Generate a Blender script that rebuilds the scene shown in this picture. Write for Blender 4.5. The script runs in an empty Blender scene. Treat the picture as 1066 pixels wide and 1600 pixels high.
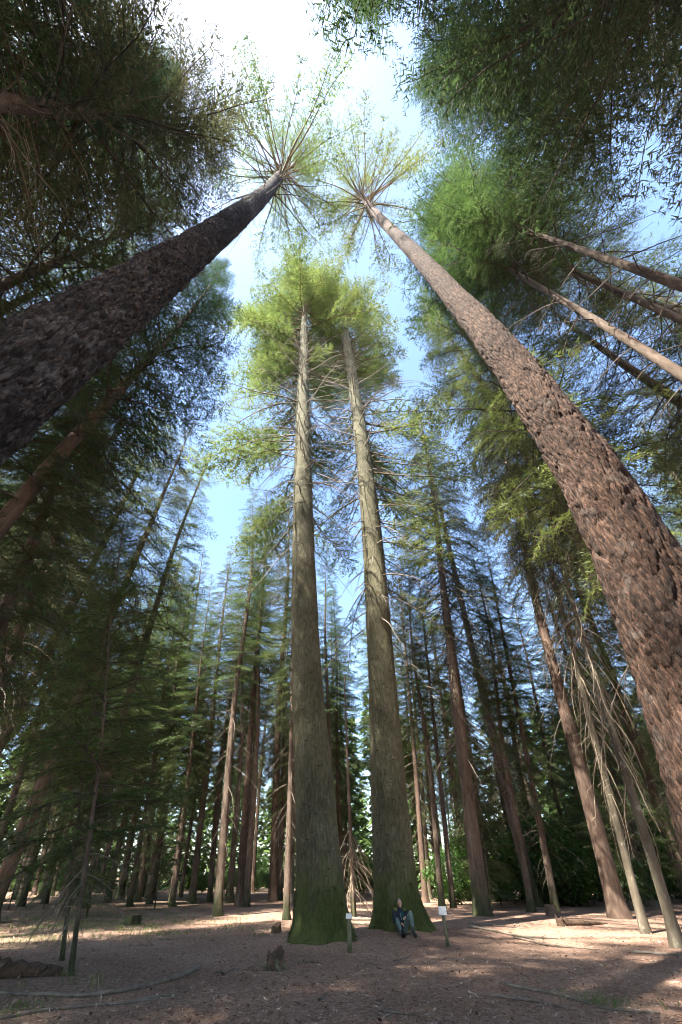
import bpy, bmesh, math, random
import numpy as np
from mathutils import Vector, Matrix

# ------------------------------------------------------------------ camera, sky, sun, exposure
scene = bpy.context.scene
C = scene.collection
R = math.radians
CAM_Z = 1.6
cam_data = bpy.data.cameras.new('camera')
cam = bpy.data.objects.new('camera', cam_data)
C.objects.link(cam)
cam.location = (0, 0, CAM_Z)
cam.rotation_euler = (R(90 + 45), 0, 0)
cam_data.sensor_fit = 'VERTICAL'
cam_data.sensor_height = 36.0
cam_data.lens = 36.0 * 570.0 / 1600.0
cam_data.shift_x = 28.0 / 1600.0
cam_data.clip_start = 0.05
cam_data.clip_end = 3000
scene.camera = cam

SUN_EL, SUN_AZ = R(58), R(225)      # azimuth clockwise from +Y
world = bpy.data.worlds.new('World')
scene.world = world
world.use_nodes = True
wn = world.node_tree
sky = wn.nodes.new('ShaderNodeTexSky')
sky.sky_type = 'NISHITA'
sky.sun_disc = False
sky.sun_elevation = SUN_EL
sky.sun_rotation = SUN_AZ % (2 * math.pi)
sky.air_density = 1.0
sky.dust_density = 0.8
sky.ozone_density = 1.8
wn.links.new(sky.outputs[0], wn.nodes['Background'].inputs[0])
wn.nodes['Background'].inputs[1].default_value = 0.10

sun_data = bpy.data.lights.new('sun', 'SUN')
sun_data.energy = 5.0
sun_data.angle = R(0.5)
sun_data.color = (1.0, 0.93, 0.82)
sun = bpy.data.objects.new('sun', sun_data)
C.objects.link(sun)
SUN_DIR = Vector((math.sin(SUN_AZ) * math.cos(SUN_EL), math.cos(SUN_AZ) * math.cos(SUN_EL), math.sin(SUN_EL)))
sun.rotation_euler = SUN_DIR.to_track_quat('Z', 'Y').to_euler()

scene.view_settings.view_transform = 'Standard'
scene.view_settings.look = 'None'
scene.view_settings.gamma = 1.0
scene.view_settings.use_curve_mapping = False
scene.view_settings.exposure = 2.65
scene.cycles.max_bounces = 5
scene.cycles.diffuse_bounces = 3
scene.cycles.glossy_bounces = 1
scene.cycles.transmission_bounces = 4
scene.cycles.use_denoising = True
scene.cycles.use_adaptive_sampling = True
scene.cycles.adaptive_threshold = 0.025
scene.cycles.filter_width = 1.05
scene.cycles.denoising_prefilter = 'ACCURATE'
scene.cycles.denoising_input_passes = 'RGB_ALBEDO_NORMAL'
scene.cycles.adaptive_min_samples = 20
scene.cycles.caustics_reflective = False
scene.cycles.caustics_refractive = False

# ------------------------------------------------------------------ small helpers
rng = np.random.default_rng(11)
random.seed(5)

def tag(o, label=None, cat=None, group=None, kind=None):
    if label: o['label'] = label
    if cat: o['category'] = cat
    if group: o['group'] = group
    if kind: o['kind'] = kind
    return o

def mesh_np(name, verts, faces, smooth=False, mat=None):
    """verts (N,3); faces (M,3) or (M,4) arrays."""
    verts = np.asarray(verts, np.float32)
    faces = np.asarray(faces, np.int32)
    me = bpy.data.meshes.new(name)
    k = faces.shape[1]
    me.vertices.add(len(verts))
    me.vertices.foreach_set('co', verts.ravel())
    me.loops.add(faces.size)
    me.loops.foreach_set('vertex_index', faces.ravel())
    me.polygons.add(len(faces))
    me.polygons.foreach_set('loop_start', np.arange(0, faces.size, k, dtype=np.int32))
    me.polygons.foreach_set('loop_total', np.full(len(faces), k, dtype=np.int32))
    if smooth:
        me.polygons.foreach_set('use_smooth', np.ones(len(faces), dtype=bool))
    me.update(calc_edges=True)
    if mat: me.materials.append(mat)
    return me

def ob(name, data, parent=None, loc=(0, 0, 0)):
    o = bpy.data.objects.new(name, data)
    C.objects.link(o)
    o.location = loc
    o.parent = parent
    return o

def copy_tree(root):
    c = root.copy()
    C.objects.link(c)
    for ch in root.children:
        d = ch.copy()
        C.objects.link(d)
        d.parent = c
        for g in ch.children:
            e = g.copy()
            C.objects.link(e)
            e.parent = d
    return c

def hash2(ix, iy, seed):
    v = np.sin(ix * 127.1 + iy * 311.7 + seed * 74.7) * 43758.5453
    return v - np.floor(v)

def vnoise(x, y, seed=0, px=None):
    ix, iy = np.floor(x), np.floor(y)
    fx, fy = x - ix, y - iy
    fx = fx * fx * (3 - 2 * fx); fy = fy * fy * (3 - 2 * fy)
    w = (lambda a: np.mod(a, px)) if px else (lambda a: a)
    a = hash2(w(ix), iy, seed); b = hash2(w(ix + 1), iy, seed)
    c = hash2(w(ix), iy + 1, seed); d = hash2(w(ix + 1), iy + 1, seed)
    return (a * (1 - fx) + b * fx) * (1 - fy) + (c * (1 - fx) + d * fx) * fy

def fbm(x, y, seed=0, oct=4, px=None):
    s = np.zeros_like(x); a = 0.5
    for o in range(oct):
        s += a * vnoise(x, y, seed + o * 17, px)
        x, y = x * 2, y * 2
        px = px * 2 if px else None
        a *= 0.5
    return s

def worley(x, y, seed=0, px=None):
    """returns F1, F2, id of nearest cell"""
    ix, iy = np.floor(x), np.floor(y)
    f1 = np.full(x.shape, 9.0); f2 = np.full(x.shape, 9.0); cid = np.zeros(x.shape)
    for dx in (-1, 0, 1):
        for dy in (-1, 0, 1):
            cx, cy = ix + dx, iy + dy
            wx = np.mod(cx, px) if px else cx
            jx = hash2(wx, cy, seed); jy = hash2(wx, cy, seed + 3)
            d = np.hypot(cx + jx - x, cy + jy - y)
            i = hash2(wx, cy, seed + 9)
            near = d < f1
            f2 = np.where(near, f1, np.minimum(f2, d))
            cid = np.where(near, i, cid)
            f1 = np.where(near, d, f1)
    return f1, f2, cid

def ground_z(x, y):
    x = np.asarray(x, float); y = np.asarray(y, float)
    z = 0.16 * (fbm(x * 0.13 + 40, y * 0.13 + 9, 3, 3) - 0.45)
    z += 0.05 * (fbm(x * 0.9 + 7, y * 0.9 + 3, 5, 3) - 0.45)
    z += 0.2 * np.exp(-((x - 3.0) ** 2 + (y - 21.6) ** 2) / 5.0)
    z += 0.12 * np.exp(-((x + 0.1) ** 2 + (y - 19.3) ** 2) / 4.0)
    return z

def gz(x, y):
    return float(ground_z(np.array([x]), np.array([y]))[0])

# ------------------------------------------------------------------ materials
def new_mat(name):
    m = bpy.data.materials.new(name)
    m.use_nodes = True
    nt = m.node_tree
    for n in list(nt.nodes): nt.nodes.remove(n)
    out = nt.nodes.new('ShaderNodeOutputMaterial')
    return m, nt, out

def N(nt, kind, **kw):
    n = nt.nodes.new(kind)
    for k, v in kw.items():
        if k.startswith('in_'):
            key = k[3:]
            n.inputs[int(key) if key.isdigit() else key].default_value = v
        else:
            setattr(n, k, v)
    return n

def ramp(nt, fac, stops):
    r = nt.nodes.new('ShaderNodeValToRGB')
    e = r.color_ramp.elements
    while len(e) < len(stops): e.new(0.5)
    for s, (p, c) in zip(e, stops):
        s.position = p; s.color = (c[0], c[1], c[2], 1)
    nt.links.new(fac, r.inputs[0])
    return r

def mapping(nt, scale, coord='Object'):
    tc = nt.nodes.new('ShaderNodeTexCoord')
    mp = nt.nodes.new('ShaderNodeMapping')
    mp.inputs['Scale'].default_value = scale
    nt.links.new(tc.outputs[coord], mp.inputs[0])
    return mp

def leaf_mat(name, dark, light, translucent=0.35, hue_var=0.07):
    m, nt, out = new_mat(name)
    geo = N(nt, 'ShaderNodeNewGeometry')
    oi = N(nt, 'ShaderNodeObjectInfo')
    mp = mapping(nt, (0.55, 0.55, 0.55))
    no = N(nt, 'ShaderNodeTexNoise'); no.inputs['Scale'].default_value = 1.0; no.inputs['Detail'].default_value = 1
    nt.links.new(mp.outputs[0], no.inputs['Vector'])
    add = N(nt, 'ShaderNodeMath', operation='MULTIPLY_ADD'); add.inputs[1].default_value = 0.45; 
    nt.links.new(geo.outputs['Random Per Island'], add.inputs[0])
    sub = N(nt, 'ShaderNodeMath', operation='MULTIPLY_ADD'); sub.inputs[1].default_value = 1.3; sub.inputs[2].default_value = -0.38
    nt.links.new(no.outputs[0], sub.inputs[0])
    nt.links.new(sub.outputs[0], add.inputs[2])
    r = ramp(nt, add.outputs[0], [(0.05, dark), (0.95, light)])
    hs = N(nt, 'ShaderNodeHueSaturation')
    mh = N(nt, 'ShaderNodeMapRange'); mh.inputs[3].default_value = 0.5 - hue_var * 0.25; mh.inputs[4].default_value = 0.5 + hue_var * 0.2
    nt.links.new(oi.outputs['Random'], mh.inputs[0])
    nt.links.new(mh.outputs[0], hs.inputs['Hue'])
    nt.links.new(r.outputs[0], hs.inputs['Color'])
    d = N(nt, 'ShaderNodeBsdfDiffuse'); t = N(nt, 'ShaderNodeBsdfTranslucent')
    nt.links.new(hs.outputs[0], d.inputs[0]); nt.links.new(hs.outputs[0], t.inputs[0])
    mx = N(nt, 'ShaderNodeMixShader'); mx.inputs[0].default_value = translucent
    nt.links.new(d.outputs[0], mx.inputs[1]); nt.links.new(t.outputs[0], mx.inputs[2])
    gl = N(nt, 'ShaderNodeBsdfGlossy'); gl.inputs['Roughness'].default_value = 0.45
    gl.inputs[0].default_value = (0.5, 0.55, 0.5, 1)
    m2 = N(nt, 'ShaderNodeMixShader'); m2.inputs[0].default_value = 0.06
    nt.links.new(mx.outputs[0], m2.inputs[1]); nt.links.new(gl.outputs[0], m2.inputs[2])
    nt.links.new(m2.outputs[0], out.inputs[0])
    return m

def bark_mat(name, cols, scale=(6, 6, 1.6), bump=0.6, dist=0.03, moss=None, moss_h=(0.2, 3.0), scars=False, rough=0.9, patch=None, plates=None):
    m, nt, out = new_mat(name)
    p = N(nt, 'ShaderNodeBsdfPrincipled'); p.inputs['Roughness'].default_value = rough
    p.inputs['Specular IOR Level'].default_value = 0.25
    mp = mapping(nt, scale)
    n1 = N(nt, 'ShaderNodeTexNoise'); n1.inputs['Scale'].default_value = 1.0; n1.inputs['Detail'].default_value = 8; n1.inputs['Roughness'].default_value = 0.65
    nt.links.new(mp.outputs[0], n1.inputs['Vector'])
    mp2 = mapping(nt, (0.8, 0.8, 0.35))
    n2 = N(nt, 'ShaderNodeTexNoise'); n2.inputs['Scale'].default_value = 1.0; n2.inputs['Detail'].default_value = 4
    nt.links.new(mp2.outputs[0], n2.inputs['Vector'])
    mixf = N(nt, 'ShaderNodeMath', operation='MULTIPLY_ADD'); mixf.inputs[1].default_value = 0.55
    sc = N(nt, 'ShaderNodeMath', operation='MULTIPLY'); sc.inputs[1].default_value = 0.45
    nt.links.new(n2.outputs[0], sc.inputs[0]); nt.links.new(n1.outputs[0], mixf.inputs[0]); nt.links.new(sc.outputs[0], mixf.inputs[2])
    k = len(cols)
    r = ramp(nt, mixf.outputs[0], [(0.34 + 0.32 * i / (k - 1), c) for i, c in enumerate(cols)])
    col = r.outputs[0]
    height = n1.outputs[0]
    if plates:                                          # each bark plate weathers to its own tone
        vp = N(nt, 'ShaderNodeTexVoronoi'); vp.inputs['Scale'].default_value = 1.0
        mpv = mapping(nt, plates)
        wn_ = N(nt, 'ShaderNodeTexNoise'); wn_.inputs['Scale'].default_value = 0.9; wn_.inputs['Detail'].default_value = 3
        nt.links.new(mpv.outputs[0], wn_.inputs['Vector'])
        va = N(nt, 'ShaderNodeVectorMath', operation='MULTIPLY_ADD'); va.inputs[1].default_value = (1.6, 1.6, 1.6)
        nt.links.new(wn_.outputs['Color'], va.inputs[0]); nt.links.new(mpv.outputs[0], va.inputs[2]); nt.links.new(va.outputs[0], vp.inputs['Vector'])
        tone = ramp(nt, vp.outputs['Color'], [(0.1, (0.38, 0.36, 0.35)), (0.55, (1.0, 0.98, 0.96)), (0.85, (1.9, 1.9, 1.92))])
        mm = N(nt, 'ShaderNodeMix', data_type='RGBA', blend_type='MULTIPLY'); mm.inputs[0].default_value = 1.0
        nt.links.new(col, mm.inputs[6]); nt.links.new(tone.outputs[0], mm.inputs[7]); col = mm.outputs[2]
        hv = N(nt, 'ShaderNodeMath', operation='MULTIPLY_ADD'); hv.inputs[1].default_value = -0.9
        nt.links.new(vp.outputs['Distance'], hv.inputs[0]); nt.links.new(height, hv.inputs[2]); height = hv.outputs[0]
    if patch:                                           # pale lichen flecks
        mp3 = mapping(nt, (3, 3, 2.2))
        n3 = N(nt, 'ShaderNodeTexNoise'); n3.inputs['Scale'].default_value = 1.4; n3.inputs['Detail'].default_value = 6; n3.inputs['Roughness'].default_value = 0.75
        nt.links.new(mp3.outputs[0], n3.inputs['Vector'])
        pr = ramp(nt, n3.outputs[0], [(0.56, (0, 0, 0)), (0.70, (1, 1, 1))])
        mm = N(nt, 'ShaderNodeMix', data_type='RGBA'); mm.inputs[7].default_value = (*patch, 1)
        nt.links.new(pr.outputs[0], mm.inputs[0]); nt.links.new(col, mm.inputs[6]); col = mm.outputs[2]
    if scars:                                           # short horizontal scars of shed branches
        mp4 = mapping(nt, (1.7, 1.7, 2.1))
        vo = N(nt, 'ShaderNodeTexVoronoi'); vo.inputs['Scale'].default_value = 1.0
        dn = N(nt, 'ShaderNodeTexNoise'); dn.inputs['Scale'].default_value = 5.0
        mp5 = mapping(nt, (2.0, 2.0, 7.5))
        nt.links.new(mp5.outputs[0], vo.inputs['Vector'])
        sr = ramp(nt, vo.outputs['Distance'], [(0.10, (0, 0, 0)), (0.2, (1, 1, 1))])
        mm = N(nt, 'ShaderNodeMix', data_type='RGBA'); mm.inputs[6].default_value = (0.035, 0.028, 0.02, 1)
        nt.links.new(sr.outputs[0], mm.inputs[0]); nt.links.new(col, mm.inputs[7]); col = mm.outputs[2]
        hm = N(nt, 'ShaderNodeMath', operation='MULTIPLY_ADD'); hm.inputs[1].default_value = 0.5
        nt.links.new(sr.outputs[0], hm.inputs[0]); nt.links.new(height, hm.inputs[2]); height = hm.outputs[0]
    if moss:
        tc = N(nt, 'ShaderNodeTexCoord'); sx = N(nt, 'ShaderNodeSeparateXYZ')
        nt.links.new(tc.outputs['Object'], sx.inputs[0])
        mr = N(nt, 'ShaderNodeMapRange'); mr.inputs[1].default_value = moss_h[0]; mr.inputs[2].default_value = moss_h[1]
        mr.inputs[3].default_value = 0.46; mr.inputs[4].default_value = -0.14
        nt.links.new(sx.outputs[2], mr.inputs[0])
        mp6 = mapping(nt, (1.6, 1.6, 0.6))
        n6 = N(nt, 'ShaderNodeTexNoise'); n6.inputs['Scale'].default_value = 1.2; n6.inputs['Detail'].default_value = 7; n6.inputs['Roughness'].default_value = 0.7
        nt.links.new(mp6.outputs[0], n6.inputs['Vector'])
        ad = N(nt, 'ShaderNodeMath', operation='ADD'); nt.links.new(mr.outputs[0], ad.inputs[0]); nt.links.new(n6.outputs[0], ad.inputs[1])
        rr = ramp(nt, ad.outputs[0], [(0.52, (0, 0, 0)), (0.78, (1, 1, 1))])
        mc = ramp(nt, n1.outputs[0], [(0.3, tuple(c * 0.55 for c in moss)), (0.7, tuple(c * 1.35 for c in moss))])
        mm = N(nt, 'ShaderNodeMix', data_type='RGBA')
        nt.links.new(rr.outputs[0], mm.inputs[0]); nt.links.new(col, mm.inputs[6]); nt.links.new(mc.outputs[0], mm.inputs[7]); col = mm.outputs[2]
    nt.links.new(col, p.inputs['Base Color'])
    b = N(nt, 'ShaderNodeBump'); b.inputs['Strength'].default_value = bump; b.inputs['Distance'].default_value = dist
    nt.links.new(height, b.inputs['Height']); nt.links.new(b.outputs[0], p.inputs['Normal'])
    nt.links.new(p.outputs[0], out.inputs[0])
    return m

def plain_mat(name, col, rough=0.8, var=0.25, scale=12.0, bump=0.0):
    m, nt, out = new_mat(name)
    p = N(nt, 'ShaderNodeBsdfPrincipled'); p.inputs['Roughness'].default_value = rough
    p.inputs['Specular IOR Level'].default_value = 0.3
    mp = mapping(nt, (scale, scale, scale))
    n1 = N(nt, 'ShaderNodeTexNoise'); n1.inputs['Scale'].default_value = 1.0; n1.inputs['Detail'].default_value = 5
    nt.links.new(mp.outputs[0], n1.inputs['Vector'])
    r = ramp(nt, n1.outputs[0], [(0.3, tuple(c * (1 - var) for c in col)), (0.7, tuple(c * (1 + var) for c in col))])
    nt.links.new(r.outputs[0], p.inputs['Base Color'])
    if bump:
        b = N(nt, 'ShaderNodeBump'); b.inputs['Strength'].default_value = bump; b.inputs['Distance'].default_value = 0.02
        nt.links.new(n1.outputs[0], b.inputs['Height']); nt.links.new(b.outputs[0], p.inputs['Normal'])
    nt.links.new(p.outputs[0], out.inputs[0])
    return m

M = {}
M['bark_red'] = bark_mat('bark_red', [(0.008, 0.005, 0.004), (0.032, 0.017, 0.011), (0.06, 0.034, 0.023), (0.115, 0.078, 0.058)], (26, 26, 7), 1.0, 0.04, patch=(0.085, 0.068, 0.058), plates=(28, 28, 5))
M['bark_dark'] = bark_mat('bark_dark', [(0.010, 0.008, 0.007), (0.03, 0.024, 0.021), (0.062, 0.052, 0.046), (0.15, 0.135, 0.125)], (24, 24, 7), 1.0, 0.04, patch=(0.15, 0.14, 0.13), plates=(20, 20, 7))
M['bark_fir'] = bark_mat('bark_fir', [(0.032, 0.030, 0.017), (0.085, 0.078, 0.045), (0.155, 0.146, 0.094)], (14, 14, 3.2), 0.9, 0.04,
                         moss=(0.055, 0.066, 0.017), moss_h=(0.0, 2.6), scars=True, patch=(0.155, 0.155, 0.11))
M['bark_brown'] = bark_mat('bark_brown', [(0.05, 0.035, 0.025), (0.11, 0.08, 0.06), (0.18, 0.14, 0.11)], (8, 8, 2.0), 0.7, 0.04,
                           moss=(0.04, 0.045, 0.02), moss_h=(-0.5, 2.5))
M['bark_pale'] = bark_mat('bark_pale', [(0.05, 0.041, 0.028), (0.10, 0.084, 0.06), (0.155, 0.132, 0.094)], (7, 7, 2.0), 0.6, 0.03, patch=(0.26, 0.24, 0.19))
M['bark_rust'] = bark_mat('bark_rust', [(0.04, 0.026, 0.019), (0.09, 0.06, 0.044), (0.155, 0.108, 0.08)], (9, 9, 2.5), 0.8, 0.04)
M['branch'] = plain_mat('branch_wood', (0.07, 0.055, 0.042), 0.9, 0.35, 2.0)
M['branch_gold'] = plain_mat('branch_wood_golden', (0.12, 0.094, 0.055), 0.9, 0.35, 2.0)
M['dead'] = plain_mat('dead_branch_wood', (0.16, 0.135, 0.105), 0.9, 0.4, 2.0)
M['dead_pale'] = plain_mat('bleached_branch_wood', (0.25, 0.20, 0.145), 0.9, 0.4, 2.0)
M['leaf_dark'] = leaf_mat('needles_dark', (0.018, 0.048, 0.02), (0.065, 0.115, 0.036), 0.40)
M['leaf_mid'] = leaf_mat('needles_green', (0.034, 0.075, 0.02), (0.12, 0.175, 0.046), 0.45)
M['leaf_yellow'] = leaf_mat('needles_yellow_green', (0.05, 0.095, 0.022), (0.215, 0.27, 0.075), 0.48)
M['leaf_olive'] = leaf_mat('needles_olive', (0.035, 0.05, 0.022), (0.12, 0.125, 0.055), 0.38)
M['leaf_bright'] = leaf_mat('leaves_bright_green', (0.03, 0.085, 0.018), (0.12, 0.22, 0.045), 0.5)
M['cut_wood'] = plain_mat('cut_wood', (0.22, 0.13, 0.075), 0.9, 0.35, 6.0)
M['rotten'] = plain_mat('rotten_wood', (0.075, 0.048, 0.032), 0.95, 0.5, 9.0, 0.8)
M['moss'] = plain_mat('moss', (0.10, 0.095, 0.05), 0.95, 0.45, 14.0, 0.8)

# ------------------------------------------------------------------ ground
def ground_material():
    m, nt, out = new_mat('forest_floor')
    p = N(nt, 'ShaderNodeBsdfPrincipled'); p.inputs['Roughness'].default_value = 0.95
    p.inputs['Specular IOR Level'].default_value = 0.15
    tc = N(nt, 'ShaderNodeTexCoord')
    def noise(s, d=6, r=0.6):
        n = N(nt, 'ShaderNodeTexNoise'); n.inputs['Scale'].default_value = s; n.inputs['Detail'].default_value = d; n.inputs['Roughness'].default_value = r
        nt.links.new(tc.outputs['Object'], n.inputs['Vector'])
        return n
    n1, n2, n3 = noise(0.35, 5), noise(9, 8, 0.7), noise(45, 4, 0.7)
    base = ramp(nt, n2.outputs[0], [(0.30, (0.125, 0.08, 0.056)), (0.5, (0.255, 0.176, 0.132)), (0.70, (0.38, 0.28, 0.215))])
    tone = ramp(nt, n1.outputs[0], [(0.32, (0.80, 0.72, 0.70)), (0.68, (1.15, 1.12, 1.10))])
    mu = N(nt, 'ShaderNodeMix', data_type='RGBA', blend_type='MULTIPLY'); mu.inputs[0].default_value = 1.0
    nt.links.new(base.outputs[0], mu.inputs[6]); nt.links.new(tone.outputs[0], mu.inputs[7])
    fine = ramp(nt, n3.outputs[0], [(0.3, (0.45, 0.45, 0.45)), (0.5, (0.95, 0.95, 0.95)), (0.72, (1.75, 1.65, 1.6))])
    mu2 = N(nt, 'ShaderNodeMix', data_type='RGBA', blend_type='MULTIPLY'); mu2.inputs[0].default_value = 1.0
    nt.links.new(mu.outputs[2], mu2.inputs[6]); nt.links.new(fine.outputs[0], mu2.inputs[7])
    # thin moss and grass film on the left side of the clearing
    sx = N(nt, 'ShaderNodeSeparateXYZ'); nt.links.new(tc.outputs['Object'], sx.inputs[0])
    mr = N(nt, 'ShaderNodeMapRange'); mr.inputs[1].default_value = -3.5; mr.inputs[2].default_value = -10.0; mr.inputs[3].default_value = -0.3; mr.inputs[4].default_value = 0.02
    nt.links.new(sx.outputs[0], mr.inputs[0])
    ad = N(nt, 'ShaderNodeMath', operation='ADD'); n4 = noise(0.8, 6, 0.7)
    nt.links.new(mr.outputs[0], ad.inputs[0]); nt.links.new(n4.outputs[0], ad.inputs[1])
    rr = ramp(nt, ad.outputs[0], [(0.46, (0, 0, 0)), (0.66, (0.8, 0.8, 0.8))])
    gcol = ramp(nt, n2.outputs[0], [(0.3, (0.035, 0.045, 0.018)), (0.7, (0.11, 0.12, 0.05))])
    mg = N(nt, 'ShaderNodeMix', data_type='RGBA')
    nt.links.new(rr.outputs[0], mg.inputs[0]); nt.links.new(mu2.outputs[2], mg.inputs[6]); nt.links.new(gcol.outputs[0], mg.inputs[7])
    nt.links.new(mg.outputs[2], p.inputs['Base Color'])
    hsum = N(nt, 'ShaderNodeMath', operation='MULTIPLY_ADD'); hsum.inputs[1].default_value = 0.5
    nt.links.new(n3.outputs[0], hsum.inputs[0]); nt.links.new(n2.outputs[0], hsum.inputs[2])
    b = N(nt, 'ShaderNodeBump'); b.inputs['Strength'].default_value = 0.9; b.inputs['Distance'].default_value = 0.05
    nt.links.new(hsum.outputs[0], b.inputs['Height']); nt.links.new(b.outputs[0], p.inputs['Normal'])
    nt.links.new(p.outputs[0], out.inputs[0])
    return m

def axis(lo, hi, step, far, n):
    a = np.arange(lo, hi + step / 2, step)
    g = np.geomspace(step * 2, far, n)
    return np.concatenate([lo - g[::-1], a, hi + g])
gx, gy = axis(-20, 20, 0.25, 1200, 36), axis(5, 40, 0.25, 1200, 36)
GX, GY = np.meshgrid(gx, gy)
GZ = ground_z(GX, GY)
ny, nx = GX.shape
idx = np.arange(nx * ny).reshape(ny, nx)
gf = np.stack([idx[:-1, :-1], idx[:-1, 1:], idx[1:, 1:], idx[1:, :-1]], -1).reshape(-1, 4)
M['ground'] = ground_material()
tag(ob('ground', mesh_np('ground', np.stack([GX, GY, GZ], -1).reshape(-1, 3), gf, True, M['ground'])), kind='structure',
    label='reddish brown needle-covered forest floor')

# ------------------------------------------------------------------ tubes and trunks
def path_fn(pts):
    """smooth interpolation through (z, x, y) control rows"""
    pts = np.array(pts, float)
    def f(z):
        z = np.asarray(z, float)
        out = []
        for c in (1, 2):
            k = pts[:, 0]; v = pts[:, c]
            m = np.gradient(v, k)
            i = np.clip(np.searchsorted(k, z) - 1, 0, len(k) - 2)
            h = k[i + 1] - k[i]; t = np.clip((z - k[i]) / h, 0, 1)
            out.append((2*t**3 - 3*t**2 + 1) * v[i] + (t**3 - 2*t**2 + t) * h * m[i] + (-2*t**3 + 3*t**2) * v[i+1] + (t**3 - t**2) * h * m[i+1])
        return out
    return f

def trunk_mesh(name, path, radius, zs, nseg, mat, relief=None):
    th = np.linspace(0, 2 * np.pi, nseg, endpoint=False)
    T, Z = np.meshgrid(th, zs)
    rad = np.interp(zs, [p[0] for p in radius], [p[1] for p in radius])
    Rr = np.repeat(rad[:, None], nseg, 1)
    if relief is not None:
        Rr = Rr + relief(T, Z, Rr)
    px, py = path(zs)
    X = px[:, None] + Rr * np.cos(T); Y = py[:, None] + Rr * np.sin(T)
    V = np.stack([X, Y, Z], -1).reshape(-1, 3)
    n = len(zs)
    i = np.arange(n * nseg).reshape(n, nseg)
    f = np.stack([i[:-1], np.roll(i[:-1], -1, 1), np.roll(i[1:], -1, 1), i[1:]], -1).reshape(-1, 4)
    return mesh_np(name, V, f, True, mat)

def plated_relief(depth, cell_w, cell_h, seed, flare=None):
    """flat-topped bark plates parted by narrow wandering furrows, each plate tilted and flaking"""
    def rel(T, Z, Rr):
        nc = max(6, round(2 * math.pi * 0.5 / cell_w))
        q = T / (2 * np.pi)
        wx = 2.2 * (fbm(q * 9, Z * 0.9, seed, 3, 9) - 0.45) + 1.0 * (fbm(q * 20, Z * 2.6, seed + 41, 2, 20) - 0.37)
        u = q * nc + wx + 0.35 * (fbm(q * nc * 2, Z * 9, seed + 1, 2, nc * 2) - 0.37)
        v = Z / cell_h + 1.3 * (fbm(q * 14, Z * 1.6, seed + 5, 3, 14) - 0.45)
        f1, f2, cid = worley(u, v, seed, nc)
        e1 = np.clip((f2 - f1) / 0.30, 0, 1) ** 0.75
        g1, g2, gid = worley(u * 2.0 + 0.3, v * 1.5 + 0.5 * cid, seed + 21, nc * 2)
        e2 = np.clip((g2 - g1) / 0.30, 0, 1)
        h1, h2, hid = worley(u * 3.0, v * 6.0 + gid, seed + 33, nc * 3)
        flake = (hid - 0.5) * np.clip((h2 - h1) / 0.3, 0, 1)
        fade = np.clip(1.15 - Z / 45.0, 0.45, 1.0)
        d = depth * (e1 * (0.55 + 0.6 * cid) - 0.75) + depth * 0.42 * (e2 * (0.4 + gid) - 0.45) + depth * 0.22 * flake
        d += depth * 0.4 * (fbm(q * nc * 6, Z * 9, seed + 2, 3, nc * 6) - 0.45)
        d = d * fade + 0.05 * (fbm(q * 5, Z * 0.7, seed + 60, 3, 5) - 0.45)
        if flare is not None:
            d = d + flare(T, Z)
        return d
    return rel

def root_flare(seed, n, amp, top, dirs=None):
    r = np.random.default_rng(seed)
    ang = dirs if dirs is not None else np.sort(r.uniform(0, 2 * np.pi, n))
    w = r.uniform(0.22, 0.42, len(ang)); a = r.uniform(0.55, 1.0, len(ang)) * amp
    def fl(T, Z):
        s = np.clip(1 - (Z + 0.25) / top, 0, 1) ** 2.6
        d = np.zeros_like(T)
        for q, ww, aa in zip(ang, w, a):
            dt = np.angle(np.exp(1j * (T - q)))
            d += aa * np.exp(-(dt / ww) ** 2)
        return d * s
    return fl

def tubes(paths, nside=4):
    """paths: list of (pts (k,3), radii (k)) -> verts, quads"""
    V, F, off = [], [], 0
    for pts, rad in paths:
        pts = np.asarray(pts, float); rad = np.asarray(rad, float)
        k = len(pts)
        t = np.gradient(pts, axis=0); t /= np.linalg.norm(t, axis=1, keepdims=True) + 1e-9
        a = np.cross(t, np.array([0.31, 0.17, 0.93])); a /= np.linalg.norm(a, axis=1, keepdims=True) + 1e-9
        b = np.cross(t, a)
        th = np.linspace(0, 2 * np.pi, nside, endpoint=False)
        ring = pts[:, None] + rad[:, None, None] * (np.cos(th)[None, :, None] * a[:, None] + np.sin(th)[None, :, None] * b[:, None])
        V.append(ring.reshape(-1, 3))
        i = np.arange(k * nside).reshape(k, nside) + off
        F.append(np.stack([i[:-1], np.roll(i[:-1], -1, 1), np.roll(i[1:], -1, 1), i[1:]], -1).reshape(-1, 4))
        off += k * nside
    return np.concatenate(V), np.concatenate(F)

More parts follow.
